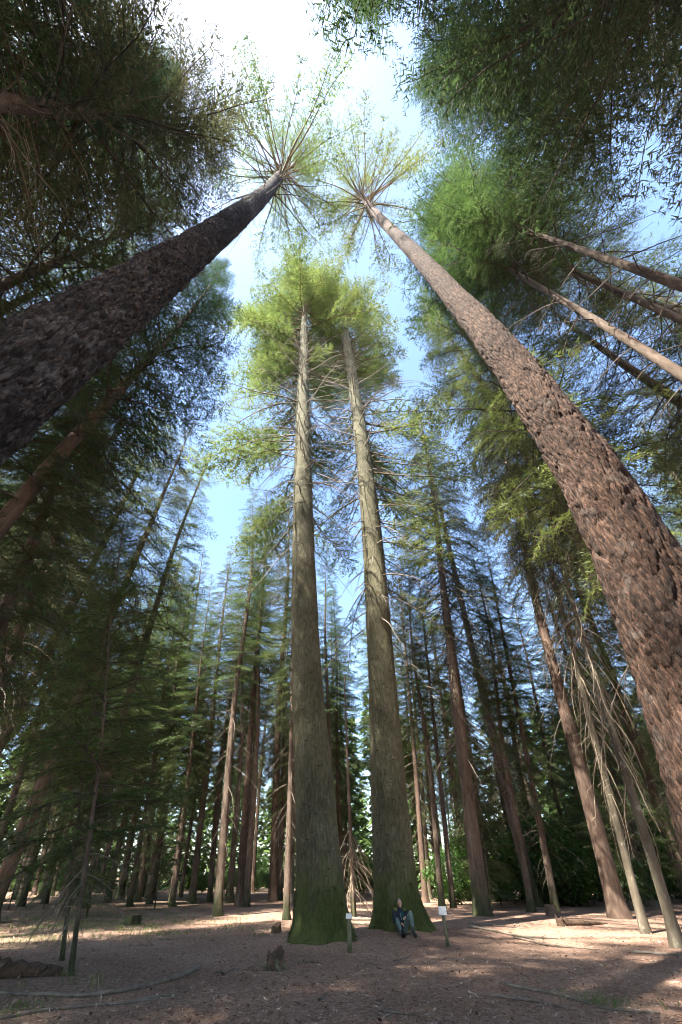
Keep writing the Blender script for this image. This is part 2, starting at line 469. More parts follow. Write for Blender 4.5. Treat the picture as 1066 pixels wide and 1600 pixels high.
# ------------------------------------------------------------------ boughs (unit length 1 along +x, z up)
def make_bough(seed, start=0.12, nsec=14, width=0.42, droop=0.18, rise=0.05, leaf=0.045, lw=0.30, step=0.024, bare=False, sec_droop=0.10, per=1):
    r = np.random.default_rng(seed)
    t = np.linspace(0, 1, 8)
    sway = r.normal(0, 0.05)
    ax = np.stack([t, sway * t ** 2 + 0.012 * np.sin(t * 9 + seed), rise * t - droop * t ** 2], -1)
    wood = [(ax, 0.011 * (1 - 0.85 * t))]
    tris = []; slivers = []
    f = lambda q: np.array([np.interp(q, t, ax[:, c]) for c in range(3)])
    ts = np.linspace(start, 0.97, nsec) + r.normal(0, 0.012, nsec)
    for i, q in enumerate(ts):
        for side in (-1, 1):
            if bare and r.random() < 0.45: continue
            p = f(np.clip(q + r.normal(0, 0.01), 0, 1))
            prof = (1 - q) ** 0.65 * min(1.0, 0.35 + (q - start) * 3.0) + 0.12
            ls = width * prof * r.uniform(0.65, 1.15)
            a = r.uniform(0.75, 1.1)
            d = np.array([math.cos(a), side * math.sin(a), r.normal(0, 0.12)])
            dr = sec_droop * r.uniform(0.5, 1.5)
            k = max(3, int(ls / step))
            s = np.linspace(0.06, 1, k)
            pts = p + s[:, None] * ls * d + np.stack([np.zeros(k), np.zeros(k), -dr * ls * s ** 2 * 1.5], -1)
            e = pts[-1]
            slivers.append((p, pts[k // 2], e))
            if bare: continue
            for sg in (-1, 1):
                n = len(pts) * per
                o = np.repeat(pts, per, 0) + r.normal(0, step * 0.45, (n, 3))
                an = a * side + sg * r.uniform(0.35, 1.15, n)
                ll = leaf * r.uniform(0.6, 1.4, n) * (1.15 - 0.5 * np.repeat(s, per))
                ld = np.stack([np.cos(an), np.sin(an), r.normal(-0.1, 0.38, n)], -1)
                ld /= np.linalg.norm(ld, axis=1, keepdims=True)
                pr = np.stack([-np.sin(an), np.cos(an), r.normal(0, 0.6, n)], -1)
                pr /= np.linalg.norm(pr, axis=1, keepdims=True)
                w = (ll * lw)[:, None]
                tris.append(np.stack([o - pr * w, o + pr * w, o + ld * ll[:, None]], 1))
    wv, wf = tubes(wood, 3)
    sv = []
    for p, m, e in slivers:
        h = np.array([0.0, 0.0, 0.0030])
        sv += [p - h, p + h, m + h * 0.8, m - h * 0.8, e + h * 0.3, e - h * 0.3]
    if sv:
        b0 = len(wv) + 6 * np.arange(len(slivers))[:, None]
        wf = np.concatenate([wf, b0 + [0, 1, 2, 3], b0 + [3, 2, 4, 5]])
        wv = np.concatenate([wv, np.array(sv)])
    lv = np.concatenate(tris) if tris else np.zeros((0, 3, 3))
    return lv, wv, wf

LIB = {
    'full':  [make_bough(100 + i, 0.12, 13, 0.42, 0.20, 0.04, 0.050, 0.095, 0.0185, sec_droop=0.18) for i in range(5)],
    'dense': [make_bough(200 + i, 0.08, 15, 0.46, 0.22, 0.06, 0.045, 0.10, 0.0165, sec_droop=0.15) for i in range(5)],
    'giant': [make_bough(250 + i, 0.16, 17, 0.34, 0.20, 0.06, 0.034, 0.18, 0.025, sec_droop=0.15, per=2) for i in range(5)],
    'tips':  [make_bough(300 + i, 0.46, 10, 0.30, 0.10, 0.10, 0.032, 0.14, 0.024, per=2) for i in range(5)],
    'sparse': [make_bough(400 + i, 0.30, 10, 0.40, 0.25, 0.03, 0.048, 0.095, 0.021, sec_droop=0.25) for i in range(5)],
    'weep':  [make_bough(500 + i, 0.20, 13, 0.36, 0.42, 0.02, 0.058, 0.09, 0.024, sec_droop=0.5) for i in range(5)],
    'dead':  [make_bough(600 + i, 0.25, 8, 0.35, 0.30, 0.02, bare=True, sec_droop=0.3) for i in range(5)],
}

def crown_arrays(boughs):
    """boughs: list of (lib, variant, pos, azimuth, pitch, roll, length)"""
    LV, WV, WF, off = [], [], [], 0
    for lib, var, pos, az, pit, rol, L in boughs:
        lv, wv, wf = LIB[lib][var % 5]
        m = np.array(Matrix.Rotation(az, 3, 'Z') @ Matrix.Rotation(-pit, 3, 'Y') @ Matrix.Rotation(rol, 3, 'X')) * L
        p = np.asarray(pos)
        if len(lv): LV.append(lv.reshape(-1, 3) @ m.T + p)
        WV.append(wv @ m.T + p); WF.append(wf + off); off += len(wv)
    lv = np.concatenate(LV) if LV else np.zeros((0, 3))
    return lv, np.concatenate(WV), np.concatenate(WF)

def leaf_faces(lv):
    return np.arange(len(lv)).reshape(-1, 4)

def bough_list(seed, path, radius, z0, z1, rmax, n, lib, low_pitch=-0.35, high_pitch=0.5, peak=0.25, az_ok=None, top_len=0.5, jit=0.25, whorl=0.0):
    """conical crown between z0 and z1; radius largest at `peak` of the way up"""
    r = np.random.default_rng(seed)
    out = []
    for i in range(n):
        u = ((i + r.uniform(0, 1)) / n) ** 0.9
        z = z0 + (z1 - z0) * u
        if whorl: z = round(z / whorl) * whorl + r.normal(0, whorl * 0.08)
        z = min(z, z1)
        prof = (0.5 + 0.5 * u / peak) if u < peak else (1 - (u - peak) / (1 - peak)) ** 0.8
        L = (rmax * prof + top_len) * r.uniform(1 - jit, 1 + jit)
        az = i * 2.39996 + r.normal(0, 0.35)
        if az_ok is not None and not az_ok(az % (2 * math.pi), z, r): continue
        px, py = path(np.array([z]))
        rr = np.interp(z, [p[0] for p in radius], [p[1] for p in radius]) * 0.6
        pos = (px[0] + rr * math.cos(az), py[0] + rr * math.sin(az), z)
        pit = low_pitch + (high_pitch - low_pitch) * u + r.normal(0, 0.13)
        lb = lib if isinstance(lib, str) else lib[int(r.integers(len(lib)))]
        out.append((lb, int(r.integers(5)), pos, az, pit, r.normal(0, 0.25), L))
    return out

def build_tree(name, loc, path, radius, zs, nseg, bark, live, dead, leafm, woodm, deadm, relief=None):
    t = ob(name, None, None, loc)
    ob('trunk', trunk_mesh('trunk', path, radius, zs, nseg, bark, relief), t)
    lv, wv, wf = crown_arrays(live)
    n = len(lv)                                     # needles and the live boughs that carry them
    wt = np.concatenate([wf[:, [0, 1, 2]], wf[:, [0, 2, 3]]]) + n
    lf = np.arange(n).reshape(-1, 3)
    me = mesh_np('crown', np.concatenate([lv, wv]), np.concatenate([lf, wt]), False, leafm)
    me.materials.append(woodm)
    me.polygons.foreach_set('material_index', np.repeat(np.array([0, 1], np.int32), [len(lf), len(wt)]))
    ob('crown', me, t)
    if dead:
        _, dv, df = crown_arrays(dead)
        tag(ob('dead_branches', mesh_np('dead_branches', dv, df, False, deadm), t), kind='stuff')
    return t

STRAIGHT = path_fn([(-1, 0, 0), (200, 0, 0)])

# ------------------------------------------------------------------ the two near trunks (plated bark)
def dense_z(parts):
    return np.concatenate([np.arange(a, b, s) for a, b, s in parts])

# left foreground tree
x0, y0 = -3.92, 2.08
p1 = path_fn([(-1, -0.03, 0), (0, 0, 0), (6, 0.02, 0.0), (16, 0.05, 0.12), (32, 0.1, 0.1), (50, -0.1, -0.25), (66, -0.3, -0.4)])
r1 = [(-1, 0.80), (0, 0.74), (1.2, 0.60), (4, 0.53), (9, 0.50), (16, 0.47), (32, 0.44), (47, 0.42), (56, 0.2), (66, 0.03)]
live = bough_list(21, p1, r1, 42, 65, 6.6, 115, 'tips', -0.15, 0.6, 0.3, jit=0.45)
live += bough_list(23, p1, r1, 54, 66, 4.5, 26, ['full', 'giant'], -0.1, 0.5, 0.3, jit=0.4)
dead = bough_list(22, p1, r1, 30, 46, 4.2, 26, 'dead', -0.2, 0.1, 0.5)
near_left = build_tree('pine_tree', (x0, y0, gz(x0, y0)), p1, r1,
    dense_z([(-0.8, 1, 0.1), (1, 13, 0.031), (13, 30, 0.08), (30, 50, 0.2), (50, 66.1, 0.5)]), 172, M['bark_dark'], live, dead, M['leaf_yellow'], M['branch_gold'], M['branch'],
    plated_relief(0.075, 0.125, 0.62, 3))
tag(near_left, 'huge near tree trunk with deeply plated grey-brown bark slanting in from the left edge', 'tree')

# right foreground tree
x0, y0 = 4.45, 4.65
p2 = path_fn([(-1, -0.27, 0.36), (0, -0.22, 0.3), (1.6, -0.13, 0.18), (3, 0.06, 0.0), (6, 0.45, -0.28), (10, 0.62, -0.45), (20, 0.62, -0.55), (40, 0.45, -0.35), (58, 0.3, -0.25), (72, 0.1, -0.2)])
r2 = [(-1, 1.0), (0, 0.90), (1.2, 0.76), (3, 0.60), (5, 0.53), (10, 0.47), (18, 0.39), (32, 0.36), (52, 0.33), (60, 0.2), (72, 0.03)]
live = bough_list(31, p2, r2, 49, 71, 7.0, 85, 'tips', -0.15, 0.6, 0.3, jit=0.45)
live += bough_list(33, p2, r2, 60, 72, 4.8, 22, ['full', 'giant'], -0.1, 0.5, 0.3, jit=0.4)
dead = bough_list(32, p2, r2, 38, 53, 4.0, 14, 'dead', -0.2, 0.1, 0.5)
near_right = build_tree('pine_tree', (x0, y0, gz(x0, y0)), p2, r2,
    dense_z([(-0.8, 12, 0.031), (12, 28, 0.08), (28, 56, 0.25), (56, 72.1, 0.5)]), 172, M['bark_red'], live, dead, M['leaf_yellow'], M['branch_gold'], M['branch'],
    plated_relief(0.052, 0.10, 0.55, 8))
tag(near_right, 'huge near tree trunk with reddish plated bark curving up along the right edge', 'tree')

# ------------------------------------------------------------------ the pair of giant firs in the middle
def fir_relief(seed, flare):
    def rel(T, Z, Rr):
        d = 0.06 * (fbm(T / (2 * np.pi) * 7, Z * 0.4, seed, 4, 7) - 0.5)
        d += 0.055 * (fbm(T / (2 * np.pi) * 30, Z * 1.0, seed + 4, 4, 30) - 0.5)
        ring = (vnoise(T / (2 * np.pi) * 5, Z * 0.3, seed + 7, 5) > 0.35) * np.exp(-((np.mod(Z + 0.25 * vnoise(T / 6.2832 * 4, Z, seed, 4), 1.3) - 0.65) / 0.09) ** 2)
        d += 0.018 * ring
        s = np.clip(1 - Z / 2.2, 0, 1)
        d += s * 0.10 * (fbm(T / (2 * np.pi) * 14, Z * 2.2, seed + 11, 4, 14) - 0.5)
        return d + flare(T, Z)
    return rel

def not_in_front(zfree, extra=None):
    # boughs on the clearing side, and where the twin tree crowds them, were shed higher up than the others
    def ok(az, z, r):
        d = lambda a: abs(math.atan2(math.sin(az - a), math.cos(az - a)))
        low = z < zfree + r.normal(0, 4)
        return not (low and (d(-math.pi / 2) < 0.95 or (extra is not None and d(extra) < 0.75)))
    return ok
x0, y0 = -0.1, 19.3
p3 = path_fn([(-1, 0, 0), (0, 0, 0), (9, -0.75, 0), (28, -1.7, 0), (55, -2.6, 0), (90, -3.6, 0)])
r3 = [(-1, 1.05), (0, 0.95), (1.0, 0.90), (3, 0.85), (9, 0.78), (28, 0.74), (45, 0.66), (60, 0.5), (90, 0.05)]
fl3 = root_flare(41, 6, 0.62, 1.9, np.array([0.2, 1.4, 2.7, 3.9, 4.6, 5.75]))
live = bough_list(42, p3, r3, 44, 90, 10.0, 250, 'giant', -0.25, 0.45, 0.35, az_ok=not_in_front(66, 0.2))
live += bough_list(44, p3, r3, 20, 52, 10.0, 95, ['sparse', 'giant', 'giant'], -0.35, -0.1, 0.5, az_ok=not_in_front(66, 0.2))
dead = bough_list(43, p3, r3, 16, 58, 6.5, 130, 'dead', -0.5, 0.0, 0.6)
fir_a = build_tree('giant_fir', (x0, y0, gz(x0, y0)), p3, r3, dense_z([(-0.5, 4, 0.05), (4, 60, 0.14), (60, 89.1, 0.6)]), 112, M['bark_fir'],
                   live, dead, M['leaf_yellow'], M['branch_gold'], M['dead'], fir_relief(5, fl3))
tag(fir_a, 'giant straight fir with mossy flared base behind the shorter sign post', 'tree', 'pair of giant firs')

x0, y0 = 3.0, 21.7
p4 = path_fn([(-1, 0, 0), (0, 0, 0), (10.4, 0.45, 0), (21.6, 0.9, 0), (37, 1.0, 0), (63, 0.67, 0), (90, 0.3, 0)])
r4 = [(-1, 1.06), (0, 0.96), (1.0, 0.90), (3, 0.85), (10, 0.79), (22, 0.79), (40, 0.72), (63, 0.6), (90, 0.05)]
fl4 = root_flare(51, 6, 0.68, 1.8, np.array([-0.15, 1.2, 2.4, 3.5, 4.35, 5.45]))
live = bough_list(52, p4, r4, 50, 90, 9.5, 215, 'giant', -0.25, 0.5, 0.35, az_ok=not_in_front(74, 3.5))
live += bough_list(54, p4, r4, 16, 52, 9.0, 100, ['sparse', 'giant', 'weep'], -0.4, -0.1, 0.5, az_ok=not_in_front(74, 3.5))
dead = bough_list(53, p4, r4, 12, 62, 7.0, 160, 'dead', -0.5, 0.05, 0.6)
fir_b = build_tree('giant_fir', (x0, y0, gz(x0, y0)), p4, r4, dense_z([(-0.5, 4, 0.05), (4, 60, 0.14), (60, 89.1, 0.6)]), 112, M['bark_fir'],
                   live, dead, M['leaf_yellow'], M['branch_gold'], M['dead'], fir_relief(9, fl4))
tag(fir_b, 'giant straight fir with mossy base that the seated man leans against', 'tree', 'pair of giant firs')

def moss_tufts(tree, seed, n=9000):
    tm = [c for c in tree.children if c.name.startswith('trunk')][0].data
    co = np.empty(len(tm.vertices) * 3, np.float32); tm.vertices.foreach_get('co', co); co = co.reshape(-1, 3)
    no = np.empty(len(tm.vertices) * 3, np.float32); tm.vertices.foreach_get('normal', no); no = no.reshape(-1, 3)
    r = np.random.default_rng(seed)
    ang = np.arctan2(co[:, 1], co[:, 0])
    w = np.clip(1.25 - co[:, 2] / 1.7, 0, 1) * (fbm(ang * 2.2 + 20, co[:, 2] * 2.0 + 9, seed, 3) > 0.44) * (co[:, 2] > -0.2)
    k = r.choice(len(co), n, p=w / w.sum())
    c = co[k] + r.normal(0, 0.02, (n, 3)); m = no[k]
    d = m * 0.8 + r.normal(0, 0.6, (n, 3)); d /= np.linalg.norm(d, axis=1, keepdims=True)
    p = np.cross(d, r.normal(0, 1, (n, 3))); p /= np.linalg.norm(p, axis=1, keepdims=True) + 1e-9
    L = r.uniform(0.012, 0.04, (n, 1))
    q = np.stack([c - p * L * 0.4, c + p * L * 0.4, c + d * L], 1).reshape(-1, 3)
    tag(ob('moss', mesh_np('moss', q, np.arange(len(q)).reshape(-1, 3), False, M['moss_leaf']), tree), kind='stuff')
M['moss_leaf'] = leaf_mat('moss_tufts', (0.025, 0.038, 0.010), (0.10, 0.12, 0.028), 0.3)
moss_tufts(fir_a, 81); moss_tufts(fir_b, 82)

# ------------------------------------------------------------------ background tree kinds
def kind_tree(seed, H, rb, z0, rmax, nb, lib, bark, leafm, deadn=30, dead_z=None, low=-0.35, high=0.45, peak=0.25, woodm='branch', deadm='dead', dead_len=2.2, segs=18, dead_pitch=(-0.7, -0.1)):
    r = np.random.default_rng(seed)
    amp = 0.012 * H
    path = path_fn([(-1, 0, 0), (0, 0, 0)] + [(H * q, r.normal(0, amp * q), r.normal(0, amp * q)) for q in (0.3, 0.6)] + [(H, 0, 0)])
    rad = [(-1, rb * 1.45), (0, rb * 1.3), (0.5, rb * 1.08), (1.5, rb), (H * 0.5, rb * 0.68), (H, 0.02)]
    live = bough_list(seed + 1, path, rad, z0, H, rmax, nb, lib, low, high, peak)
    dz = dead_z or (max(1.8, z0 * 0.25), z0 * 1.15)
    dead = bough_list(seed + 2, path, rad, dz[0], dz[1], dead_len, deadn, 'dead', dead_pitch[0], dead_pitch[1], 0.7) if deadn else []
    zs = dense_z([(-0.6, 3, 0.15), (3, H, H / 60.0)])
    fl = root_flare(seed, 5, rb * 0.5, 1.2)
    rel = lambda T, Z, Rr: rb * 0.12 * (fbm(T / 6.28318 * 8, Z * 1.5, seed, 4, 8) - 0.5) * np.clip(1.2 - Z / H, 0, 1) + fl(T, Z)
    return build_tree('conifer_tree', (0, 0, 0), path, rad, zs, segs, M[bark], live, dead, M[leafm], M[woodm], M[deadm], rel)

KIND = {
    'pole':   kind_tree(1000, 40, 0.27, 13, 2.9, 140, 'full', 'bark_brown', 'leaf_mid', 34),
    'pole_b': kind_tree(1100, 44, 0.30, 14, 3.3, 150, ['full', 'sparse'], 'bark_rust', 'leaf_olive', 34),
    'dark':   kind_tree(1200, 46, 0.30, 6, 4.2, 190, 'dense', 'bark_brown', 'leaf_dark', 26, low=-0.45, peak=0.35),
    'lace':   kind_tree(1300, 42, 0.34, 9, 4.4, 155, ['weep', 'sparse'], 'bark_brown', 'leaf_olive', 70, (3, 26), low=-0.5, high=0.2, dead_len=3.4),
    'fir':    kind_tree(1400, 38, 0.26, 6.5, 3.6, 160, 'full', 'bark_brown', 'leaf_mid', 24, low=-0.35),
    'gold':   kind_tree(1500, 42, 0.32, 8, 4.0, 160, ['full', 'weep'], 'bark_pale', 'leaf_yellow', 40, low=-0.4),
    'high':   kind_tree(1600, 46, 0.28, 15, 5.2, 135, ['full', 'sparse'], 'bark_brown', 'leaf_olive', 90, (5, 30), low=-0.25, high=0.5, peak=0.3, dead_len=3.4),
    'bare':   kind_tree(2100, 47, 0.175, 24, 5.0, 130, ['full', 'sparse'], 'bark_brown', 'leaf_mid', 46, (9, 31), low=-0.2, high=0.5, peak=0.3, deadm='branch', dead_len=2.6, dead_pitch=(-0.5, 0.1)),
    'young':  kind_tree(1700, 15, 0.055, 1.7, 2.4, 90, 'full', 'bark_brown', 'leaf_mid', 10, (0.8, 2.4), low=-0.2, high=0.5, peak=0.15, dead_len=1.2, segs=10),
    'small':  kind_tree(1800, 5.2, 0.04, 0.5, 1.4, 46, 'full', 'bark_brown', 'leaf_mid', 0, low=-0.1, high=0.6, peak=0.15, segs=8),
    'broom':  kind_tree(1900, 36, 0.125, 12, 3.4, 100, ['sparse', 'weep'], 'bark_pale', 'leaf_olive', 50, (2.6, 16), low=-0.5, high=0.2, deadm='dead_pale', dead_len=2.4, dead_pitch=(-1.15, -0.55)),
    'redhigh': kind_tree(2000, 40, 0.34, 13, 4.2, 150, ['weep', 'full'], 'bark_rust', 'leaf_olive', 70, (6, 22), low=-0.5, high=0.3, dead_len=3.4),
}
used = set()
def place(kind, x, y, s=1.0, rz=0.0, lean=(0, 0), label=None, group=None, name=None, cat='tree', sxy=1.0):
    """lean = metres of sideways offset (x, y) per metre of height"""
    src = KIND[kind]
    if kind in used:
        o = copy_tree(src)
    else:
        o = src; used.add(kind)
    if name: o.name = name
    o.location = (x, y, gz(x, y) - 0.03)
    o.scale = (s * sxy, s * sxy, s)
    q = Vector((lean[0], lean[1], 1)).to_track_quat('Z', 'Y')
    o.rotation_euler = (q.to_matrix() @ Matrix.Rotation(rz, 3, 'Z')).to_euler()
    tag(o, label, cat, group)
    return o

# trees one can tell apart: kind, x, y, scale, rz, lean, label
NAMED = [
    ('high', -8.95, -0.9, 1.0, 0.3, (0, 0), 'slim trunk with dark boughs running level in from the upper left edge'),
    ('dark', -10.8, -3.3, 0.95, 1.3, (0, 0), 'dark-crowned tree filling the top left corner overhead'),
    ('bare', -13.2, 0.3, 1.0, 2.2, (0, 0), 'shadowed trunk just below the level slim trunk at upper left'),
    ('high', -13.4, 4.3, 1.0, 5.1, (0, 0), 'olive-boughed tree seen just above the huge left trunk'),
    ('fir', -17.5, 6.5, 1.15, 2.0, (0, 0), 'green conifer half hidden above the huge left trunk'),
    ('dark', -10.2, 8.6, 1.02, 0.9, (0.0, 0), 'dense dark evergreen behind the huge left trunk'),
    ('dark', -9.2, 11.6, 0.86, 3.9, (-0.02, 0), 'dense dark evergreen at left edge of the sky gap'),
    ('redhigh', -13.4, 18.4, 0.95, 4.0, (-0.06, 0), 'thick leaning trunk at the left edge beyond the saplings'),
    ('young', -6.95, 15.3, 0.95, 0.4, (0, 0), 'young fir with thin dark stem, farther of two at left', -0.30),
    ('young', -5.66, 13.15, 1.0, 2.9, (0, 0), 'young fir with thin dark stem, nearer of two at left', -0.30),
    ('pole', -6.15, 31.6, 0.95, 0.2, (-0.05, 0), 'slender mossy pole tree standing alone left of the giant firs'),
    ('pole_b', -6.4, 41.0, 1.1, 1.2, (-0.05, 0), 'reddish trunk catching sun just left of the giant firs'),
    ('pole', -5.75, 40.2, 0.95, 3.2, (-0.04, 0), 'dark slender trunk touching the reddish sunlit trunk'),
    ('pole_b', -4.6, 48.5, 1.3, 2.2, (-0.03, 0), 'stout brown trunk beyond the thin pole beside the giant fir'),
    ('pole', -1.95, 28.9, 0.7, 5.2, (-0.03, 0), 'thin green pole close to the left side of the giant fir'),
    ('lace', 9.1, 31.0, 1.5, 0.0, (0.075, 0), 'tall trunk with lacy drooping branches right of the giant firs'),
    ('pole', 8.4, 38.0, 0.8, 1.0, (0.03, 0), 'thin dark trunk just left of the lacy tree, nearer the giant firs'),
    ('pole', 9.35, 38.6, 0.75, 2.0, (0.03, 0), 'thin dark trunk touching the left side of the lacy tree'),
    ('pole_b', 9.05, 47.2, 0.9, 3.0, (0.0, 0), 'thin trunk with sunlit red streak right behind the seated man'),
    ('fir', 14.75, 34.2, 0.85, 1.1, (0.03, 0), 'dark trunk above the cut stump in the right background'),
    ('pole', 13.3, 34.4, 0.8, 4.1, (0.03, 0), 'slender dark trunk left of the cut stump at right'),
    ('redhigh', 15.87, 29.2, 1.6, 0.5, (0.10, 0), 'thick reddish trunk standing behind the pale one at right'),
    ('broom', 13.23, 22.8, 1.5, 0.9, (0.11, 0), 'pale sunlit trunk hung with bleached dead branches at right'),
    ('broom', 11.5, 18.3, 1.3, 3.4, (0.12, 0), 'pale trunk with dead twigs at the right edge'),
    ('bare', 10.9, 5.1, 1.0, 2.1, (0, 0), 'pale smooth trunk slanting high behind the huge right trunk'),
    ('bare', 11.6, 3.2, 1.03, 1.4, (0, 0), 'dark trunk, upper of two slanting in from the right edge overhead'),
    ('bare', 14.3, 4.7, 1.0, 1.0, (0, 0), 'thin trunk, lower of two slanting in from the right edge overhead'),
    ('gold', 12.4, 12.0, 1.25, 0.7, (0, 0), 'yellow-green conifer filling the gap left of the huge right trunk'),
    ('lace', 15.4, 16.6, 1.4, 2.7, (0, 0), 'lacy olive conifer behind the huge right trunk'),
    ('gold', -19.0, 25.0, 1.15, 0.7, (0, 0), 'pale sunlit conifer, left of three below the sky gap', -0.05),
    ('lace', -16.6, 27.0, 1.12, 1.9, (0, 0), 'lacy pale conifer, middle of three below the sky gap', -0.03),
    ('gold', -15.0, 31.0, 1.1, 4.4, (0, 0), 'yellowish conifer, right of three below the sky gap', -0.02),
    ('lace', 16.2, 41.0, 1.8, 5.0, (0, 0), 'tall lacy conifer rising far back behind the cut stump at right', 0.05),
    ('dark', 7.4, -3.2, 0.95, 0.3, (0, 0), 'thick dark trunk with dense boughs crossing the top right corner'),
    ('high', 12.4, -3.9, 1.0, 0.8, (0, 0), 'faint trunk among foliage at the top right edge'),
    ('dark', 2.6, -7.3, 0.98, 4.3, (0, 0), 'dense dark crown hanging over the top edge beside the sky opening'),
]
for kind, x, y, s, rz, lean, lab, *more in NAMED:
    if y > 17.7 or y > 10 and x < 0: lean = (0.42 * x / math.hypot(x, y), 0)
    if more: lean = (more[0], 0)
    place(kind, x, y, s, rz, lean, lab, sxy=min(1.0, 1.3 / s))

# the woods around: random but spaced
taken = [(k[1], k[2]) for k in NAMED] + [(-0.1, 19.3), (3, 21.7), (-3.92, 2.08), (4.45, 4.65)]
def free(x, y, d):
    return all((x - a) ** 2 + (y - b) ** 2 > d * d for a, b in taken)
wr = random.Random(77)
ORD = 'first second third fourth fifth sixth seventh eighth ninth tenth eleventh twelfth thirteenth fourteenth fifteenth sixteenth seventeenth eighteenth nineteenth twentieth'.split()
LOOK = {'pole': 'slim green-crowned', 'pole_b': 'reddish-barked', 'dark': 'dense dark', 'lace': 'lacy drooping', 'fir': 'full green', 'gold': 'yellow-green', 'high': 'bare-stemmed dark',
        'redhigh': 'thick rusty-barked', 'bare': 'tall bare-stemmed', 'young': 'slim', 'small': 'short bushy', 'shrub_a': 'tall bright', 'shrub_b': 'low dark green', 'shrub_c': 'tallest spreading'}
def name_apart(items, where):
    by = {}
    for k, o in items: by.setdefault(k, []).append(o)
    for k, os_ in by.items():
        os_.sort(key=lambda o: math.atan2(o.location.x, o.location.y))
        for i, o in enumerate(os_):
            o['label'] = (LOOK[k] + ' ' + where) if len(os_) == 1 else '%s %s, %s such from left' % (LOOK[k], where, ORD[i])
def in_sun_gap(x, y):
    # made-up gap in the random trees, lets sun reach the back of the clearing
    dx, dy = x + 6.5, y - 27.3
    along, across = -(dx * 0.66 + dy * 0.75), dx * 0.75 - dy * 0.66
    return 0 < along < 34 and abs(across) < 4.0
def wood(n, xr, yr, kinds, label, group, dmin=2.6, s=(0.85, 1.15), ok=None, lean_x=0.0, name=None, cat='tree'):
    c = 0; items = []
    for _ in range(n * 30):
        if c >= n: break
        x, y = wr.uniform(*xr), wr.uniform(*yr)
        if not free(x, y, dmin) or (ok and not ok(x, y)) or in_sun_gap(x, y): continue
        taken.append((x, y)); c += 1
        k = wr.choice(kinds)
        items.append((k, place(k, x, y, wr.uniform(*s), wr.uniform(0, 6.28), ((0.36 * x / math.hypot(x, y) if y > 14 else 0) + wr.gauss(0, 0.014), wr.gauss(0, 0.014)), label, group, name, cat)))
    name_apart(items, label)


wood(52, (-54, -2), (44, 88), ['pole', 'pole', 'pole_b', 'pole_b', 'fir', 'gold', 'lace'], 'conifer in the shady left grove', 'conifers of the left grove', 2.6, (0.8, 1.1),
     ok=lambda x, y: x > -y * 0.62 and x < -y * 0.02, lean_x=0.03)
def sector(a0, a1, d0, d1):
    return lambda x, y: math.radians(a0) < math.atan2(x, y) < math.radians(a1) and d0 < math.hypot(x, y) < d1
wood(6, (-40, -8), (14, 40), ['gold', 'lace', 'fir'], 'conifer in the left middle distance', 'conifers in the left middle distance', 3.0, (0.95, 1.25), ok=sector(-50, -35.5, 24, 44))
wood(14, (-34, -5), (32, 62), ['fir', 'gold', 'pole', 'fir'], 'conifer beyond the clearing at left', 'conifers beyond the clearing at left', 2.8, (0.75, 1.0), ok=sector(-33, -9, 40, 64))
wood(14, (5, 40), (38, 80), ['fir', 'lace', 'gold', 'lace'], 'conifer beyond the clearing at right', 'conifers beyond the clearing at right', 2.8, (0.75, 1.05), ok=sector(7, 25, 42, 80))
wood(6, (14, 40), (16, 40), ['fir', 'gold', 'lace'], 'conifer in the right middle distance', 'conifers in the right middle distance', 3.2, (0.95, 1.2), ok=sector(32, 52, 25, 46))
wood(6, (-40, -14), (22, 46), ['gold', 'lace', 'pole_b', 'pole'], 'conifer at the far left of the woods', 'conifers at far left', 4.0, (0.8, 1.05), ok=lambda x, y: x < -y * 0.40, lean_x=0.02)
wood(9, (-1, 9), (48, 80), ['fir', 'pole', 'gold', 'dark'], 'conifer behind the giant firs', 'conifers behind the giant firs', 3.5, (0.8, 1.1))
wood(20, (9, 52), (40, 84), ['fir', 'lace', 'dark', 'gold', 'fir'], 'conifer in the right background', 'conifers of the right background', 3.4, (0.55, 0.9),
     ok=lambda x, y: x > y * 0.2 and x < y * 0.8, lean_x=0.03)
wood(8, (17, 42), (16, 40), ['fir', 'lace', 'dark', 'redhigh'], 'conifer at far right beyond the pale trunks', 'conifers at far right', 4.2, (0.75, 1.0), ok=lambda x, y: x > y * 0.72, lean_x=0.03)
wood(3, (16, 28), (-2, 16), ['lace', 'gold', 'fir'], 'conifer high on the right behind the huge trunk', 'overhead conifers at right', 3.6, (0.85, 1.05), ok=lambda x, y: y < x * 0.9)
wood(5, (-28, -15), (-8, 17), ['high', 'lace', 'fir'], 'conifer high on the left behind the huge trunk', 'overhead conifers at left', 3.8, (0.85, 1.05), ok=lambda x, y: y < 7)

# the forest goes on behind the camera; these unseen trees are added for shade
for k, x, y, s_ in (('fir', -7.5, -10, 1.0), ('high', -13, -8.5, 0.9), ('lace', -3, -13, 1.0), ('fir', -11, -14, 1.1), ('gold', -7, -18, 1.1), ('fir', -17, -14, 1.0), ('high', 3, -15, 1.0), ('gold', -21, -8, 1.0), ('fir', -15, -21, 1.2), ('lace', 9, -13, 0.9)):
    place(k, x, y, s_, x * 1.7, (0, 0), 'unseen conifer behind the viewpoint on the sunny side, added for shade', 'conifers behind the viewpoint')
